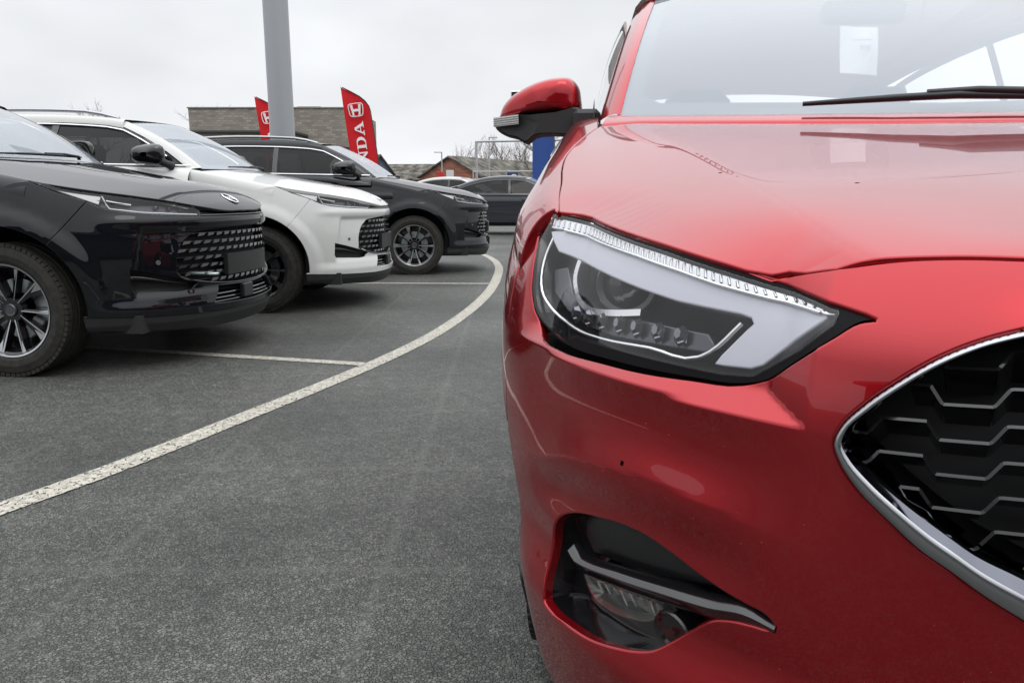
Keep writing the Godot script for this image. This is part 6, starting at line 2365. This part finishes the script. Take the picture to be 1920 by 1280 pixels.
# ---------------------------------------------------------------- two more cars far off
func make_far_car() -> Node3D:
	var pl := Plan.new(0.92, 0.8, 2.5, 0.55, 4.6, 0.75)
	var o := func(s: float, y: float) -> float:
		var d := y - 0.60
		return -0.30 * d * d + 0.012 * exp(-pow((y - 0.86) / 0.05, 2.0)) - 0.014 * exp(-pow((y - 0.55) / 0.1, 2.0)) * smoothstep(1.6, 1.9, s)
	var S := func(v: Vector2) -> Vector3: return wall(pl, o, v)
	var top := func(v: Vector2) -> Vector3:
		var a := absf(v.x)
		return Vector3(-v.x, 0.70 + 0.30 * sqrt(clampf(v.y / 1.25, 0.0, 1.0)) - 0.06 * pow(a / 0.85, 3.0), -v.y)
	var car := Node3D.new()
	var paint := mat("grey_paint", lin(0.035, 0.038, 0.045), 0.4, 0.2, 1.0, 0.02)
	var black := mat("black_gloss", Color.BLACK, 0.1)
	var matte := mat("black_plastic", Color.BLACK, 0.5)
	var sc := pl.s_of_z(0.9)
	var sr := pl.s_of_z(3.65)
	for sd in [1.0, -1.0]:
		var side := V2([1.2, 0.90, sc, 0.93, 2.6, 0.94, pl.s_of_z(4.0), 0.96, pl.s_of_z(4.0), 0.30])
		side.append_array(arc(Vector2(sr, 0.34), 0.385, -6, 186, 20))
		side.append_array(arc(Vector2(sc, 0.34), 0.385, -6, 120, 16))
		obj("body_side", patch(S, sided(side, sd), [], Vector2(0.06, 0.06), 1.0, 0.004, 0.03).mesh(), paint, car)
		var sill := V2([sc + 0.39, 0.29, sr - 0.39, 0.29, sr - 0.39, 0.20, sc + 0.39, 0.20])
		obj("sill", patch(S, sided(sill, sd), [], Vector2(0.2, 0.1), 1.0, 0.003, 0.05).mesh(), matte, car)
		var tl := V2([pl.s_of_z(4.0) + 0.006, 0.97, pl.s_of_z(4.0) + 0.006, 0.30, pl.ds * (pl.a.size() - 4), 0.30, pl.ds * (pl.a.size() - 4), 0.98])
		obj("tail_panel", patch(S, sided(tl, sd), [], Vector2(0.08, 0.08), 1.0, 0.0).mesh(), paint, car)
		var hl := Geo.new()
		patch(func(v): return S.call(v) + Vector3(0, 0, 0.006), sided(V2([0.62, 0.76, 1.1, 0.84, 1.15, 0.78, 0.7, 0.68]), sd), [], Vector2(0.05, 0.04), 1.0, 0.003, 0.01, hl)
		obj("headlight", hl.mesh(), mat("hs_reflector", Color.WHITE, 0.3), car)
		for e in [0.9, 3.65]:
			wheel(car, Vector3(-sd * 0.80, 0.335, -e), 0.335, 0.22, -sd, 1)
		var mr := Geo.new()
		mr.cbox(Vector3(-sd * 0.99, 1.05, -1.62), Vector3(0.2, 0.13, 0.11), 0.045)
		obj("door_mirror", mr.mesh(), black, car)
	var half := V2([0, 0.72, 0.6, 0.74, 1.195, 0.895])
	half.append_array(arc(Vector2(sc, 0.34), 0.385, 122, 186, 14))
	half.append_array(V2([0.9, 0.22, 0, 0.2]))
	obj("front_bumper", patch(S, sym(half), [], Vector2(0.05, 0.05), 1.0, 0.004, 0.03).mesh(), paint, car)
	obj("bonnet", patch(top, sym(V2([0, 0.03, 0.5, 0.13, 0.75, 0.33, 0.86, 0.7, 0.86, 1.35, 0.6, 1.25, 0, 1.2])), [], Vector2(0.08, 0.08), 1.0, 0.004, 0.03).mesh(), paint, car)
	var W := func(v: Vector2) -> Vector3:
		var f := v.x / 0.72
		return Vector3(lerpf(0.72, 0.58, v.y) * f, lerpf(0.99, 1.42, v.y) - 0.03 * f * f * v.y + 0.025 * sin(PI * v.y), -(lerpf(1.20, 2.05, v.y) + 0.18 * f * f))
	var gl := glass("hs_side_glass", Color.BLACK, 0.7)
	gh_build(car, {"ws": W, "wsx": 0.72, "roof_z": [2.05, 2.4, 2.8, 3.2, 3.6, 3.9], "roof_y": [1.42, 1.455, 1.46, 1.425, 1.33, 1.22], "roof_a": [0.58, 0.59, 0.59, 0.58, 0.57, 0.57],
		"belt_z": [1.44, 2.0, 3.0, 4.1], "belt_y": [0.99, 0.985, 0.99, 1.02], "belt_a": [0.77, 0.85, 0.86, 0.78], "tail": [4.5, 1.0, 0.74], "ysh": 0.94, "wall_a": 0.90, "trim": black, "glass": gl, "splits": [2.6], "ws_top_sweep": 0.18, "ws_bottom_sweep": 0.18}, paint, black)
	obj("windscreen", patch(W, V2([-0.71, 0, 0.71, 0, 0.71, 0.99, -0.71, 0.99]), [], Vector2(0.1, 0.1), -1.0, 0.0).mesh(), glass("windscreen", Color.WHITE, 0.1), car)
	var ins := Geo.new()
	ins.box(Vector3(0, 0.26, -2.3), Vector3(1.5, 0.1, 4.0))
	ins.cbox(Vector3(0, 0.80, -2.4), Vector3(1.5, 0.06, 3.2), 0.02)
	obj("inner_structure", ins.mesh(), mat("dark_structure", Color.BLACK, 0.9), car)
	return car

func far_cars() -> void:
	var proto := make_far_car()
	var list := [[2.55, 19.9, -1.55, "dark grey saloon parked across the far side behind the red car's wing", "grey_paint"], [0.75, 27.0, -1.50, "white car whose roof shows between the black bonnet and the grey saloon", "white_paint"], [-16.0, 34.0, -1.57, "silver car standing far behind the white car", "silver_paint"]]
	mat("silver_paint", lin(0.40, 0.41, 0.42), 0.35, 0.5, 1.0, 0.02)
	for i in 2:
		var c: Node3D = proto.duplicate()
		c.name = numbered("parked_car")
		add_child(c)
		c.position = Vector3(list[i][0], 0, -list[i][1])
		c.rotation.y = -list[i][2]
		tag(c, list[i][3], "car", "cars far off")
		if i > 0:
			c.scale = Vector3.ONE * 1.1
			repaint(c, mats["grey_paint"], mats[list[i][4]])
	proto.free()

# ---------------------------------------------------------------- bare winter trees
func bare_tree(at: Vector3, h: float, label: String, sd: int, spread: float, col: Color, levels: int) -> void:
	var rng := RandomNumberGenerator.new()
	rng.seed = sd
	var t := thing("bare_tree", label, "tree", at, rng.randf() * TAU, "bare trees beyond the car park")
	var tr := Geo.new()
	var trunk := []
	var rad := []
	for i in 6:
		trunk.append(Vector3(0.02 * h * sin(i * 1.3 + sd), h * 0.62 * i / 5.0, 0.02 * h * cos(i * 0.9 + sd) - 0.02 * h * cos(sd)))
		rad.append(h * lerpf(0.016, 0.005, i / 5.0))
	tr.tube(trunk, rad, 7)
	obj("trunk", tr.mesh(), mat("bark", lin(0.10, 0.085, 0.07), 0.9), t)
	var g := Geo.new()
	var stack := []
	for k in 14:
		var f := rng.randf_range(0.28, 1.0)
		var i := int(f * 4.999)
		var p: Vector3 = trunk[i].lerp(trunk[i + 1], f * 5.0 - i) if i < 5 else trunk[5]
		var a := rng.randf() * TAU
		var d := Vector3(cos(a) * spread, rng.randf_range(0.6, 1.2), sin(a) * spread).normalized()
		stack.append([p, d, h * rng.randf_range(0.22, 0.38) * (1.15 - 0.5 * f), h * 0.006, 0])
	while not stack.is_empty():
		var s: Array = stack.pop_back()
		var p: Vector3 = s[0]
		var d: Vector3 = s[1]
		var pts := [p]
		var rr := [s[3]]
		var n := 3
		for i in n:
			d = (d + Vector3(rng.randf_range(-0.22, 0.22), rng.randf_range(-0.05, 0.22), rng.randf_range(-0.22, 0.22))).normalized()
			p = p + d * s[2] / n
			pts.append(p)
			rr.append(s[3] * (1.0 - 0.24 * (i + 1)))
			if s[4] < levels:
				for b in 2:
					var nd := (d + Vector3(rng.randf_range(-0.9, 0.9), rng.randf_range(-0.35, 0.7), rng.randf_range(-0.9, 0.9))).normalized()
					stack.append([p, nd, s[2] * rng.randf_range(0.4, 0.62), s[3] * 0.5, s[4] + 1])
		g.tube(pts, rr, 3, false)
	obj("crown", g.mesh(), mat("twig_%d" % int(col.r * 99.0), col, 0.9), t)

func trees() -> void:
	var grey := lin(0.15, 0.125, 0.105)
	var plum := lin(0.20, 0.15, 0.14)
	bare_tree(Vector3(1.6, 0, -48), 5.6, "broad bare tree just left of the blue flag", 3, 1.1, grey, 3)
	bare_tree(Vector3(4.2, 0, -50), 5.6, "broad bare tree seen under the red car's mirror, right of the blue flag", 4, 1.1, grey, 3)
	bare_tree(Vector3(-3.4, 0, -98), 9.0, "slim far bare tree above the red brick roof", 12, 0.5, plum, 2)
	bare_tree(Vector3(-1.2, 0, -100), 9.6, "second slim bare tree above the barrier, of the far row", 13, 0.5, plum, 2)
	bare_tree(Vector3(1.0, 0, -98), 8.6, "far bare tree behind the taller street lamp", 14, 0.5, plum, 2)
	bare_tree(Vector3(-6.6, 0, -102), 8.2, "far bare tree left of the red gable's ridge", 15, 0.5, plum, 2)
	bare_tree(Vector3(-44.5, 0, -84), 11.6, "small bare treetop above the white car's roof, further left", 21, 0.6, grey, 2)
	bare_tree(Vector3(-36.5, 0, -95), 12.9, "bare treetop rising over the grey-brown brick building", 22, 0.5, grey, 2)

# ---------------------------------------------------------------- unseen showroom, added behind the viewer for a dark reflection in the paint
func showroom() -> void:
	var t := thing("added_showroom", "dark glazed showroom building added out of view for its reflection in the paint", "building", Vector3(4.0, 0, 19.0))
	var clad := mat("dark_cladding", lin(0.05, 0.052, 0.056), 0.6)
	var w := Geo.new()
	w.box(Vector3(0, 2.9, 6.0), Vector3(46, 5.8, 12.0))
	obj("wall", w.mesh(), clad, t)
	var r := Geo.new()
	r.cbox(Vector3(0, 5.95, 5.4), Vector3(47, 0.5, 13.6), 0.05)
	obj("roof", r.mesh(), mat("fascia", lin(0.16, 0.16, 0.17), 0.5), t)
	for k in 11:
		var p := Geo.new()
		p.cbox(Vector3(-20 + k * 4.0, 1.7, -0.03), Vector3(3.7, 3.2, 0.08), 0.02)
		obj("window", p.mesh(), mat("dark_glazing", lin(0.02, 0.022, 0.024), 0.05), t)

func _ready() -> void:
	setup_view()
	build_ground()
	build_red()
	build_bays()
	build_world()

func setup_view() -> void:
	var cam := Camera3D.new()
	cam.name = "camera"
	add_child(cam)
	cam.position = Vector3(0, 0.965, 0)
	cam.rotation.x = -atan((640.0 - 366.0) / 1420.0)
	cam.fov = rad_to_deg(2.0 * atan(640.0 / 1420.0))
	cam.near = 0.05
	cam.far = 1500.0
	cam.current = true
	var env := Environment.new()
	env.background_mode = Environment.BG_SKY
	var sky := Sky.new()
	var pm := PanoramaSkyMaterial.new()
	pm.panorama = ImageTexture.create_from_image(sky_image())
	sky.sky_material = pm
	env.sky = sky
	env.tonemap_mode = Environment.TONE_MAPPER_LINEAR
	env.tonemap_exposure = 1.0
	env.background_energy_multiplier = 1.0
	env.sdfgi_enabled = true
	env.ssao_enabled = true
	env.ssil_enabled = true
	var we := WorldEnvironment.new()
	we.name = "environment"
	we.environment = env
	add_child(we)
	var sun := DirectionalLight3D.new()
	sun.name = "sun"
	add_child(sun)
	sun.rotation_degrees = Vector3(-58, 25, 0)
	sun.light_energy = 0.15
	sun.light_angular_distance = 30.0
	sun.light_color = Color(1.0, 0.98, 0.95)
	sun.shadow_enabled = true

# overcast: one grey sheet with soft broad streaks, whiter towards the horizon
func sky_image() -> Image:
	var w := 1024
	var h := 512
	var im := Image.create(w, h, false, Image.FORMAT_RGBF)
	var a := FastNoiseLite.new()
	a.seed = 11
	a.frequency = 1.0
	a.fractal_octaves = 5
	a.fractal_gain = 0.5
	for j in h:
		var el := PI * (0.5 - (j + 0.5) / h)
		for i in w:
			var az := TAU * (i + 0.5) / w
			var d := Vector3(cos(el) * sin(az), sin(el), cos(el) * cos(az))
			var c := Color(0.80, 0.80, 0.80)
			if el > -0.02:
				var u := Vector3(d.x, 0, d.z) / (maxf(d.y, 0.0) + 0.30)
				var n := a.get_noise_3d(u.x * 0.75 + 3.1, u.z * 0.75, 0.4)
				var n2 := a.get_noise_3d(u.x * 1.9, u.z * 1.9 + 7.0, 2.4)
				var k := 0.87 + 0.17 * n + 0.08 * n2 + 1.5 * smoothstep(0.22, 1.0, sin(el))
				k += 0.06 * exp(-maxf(el, 0.0) * 6.0)
				c = Color(k * 0.965, k * 0.985, k * 1.02)
			im.set_pixel(i, j, c)
	return im
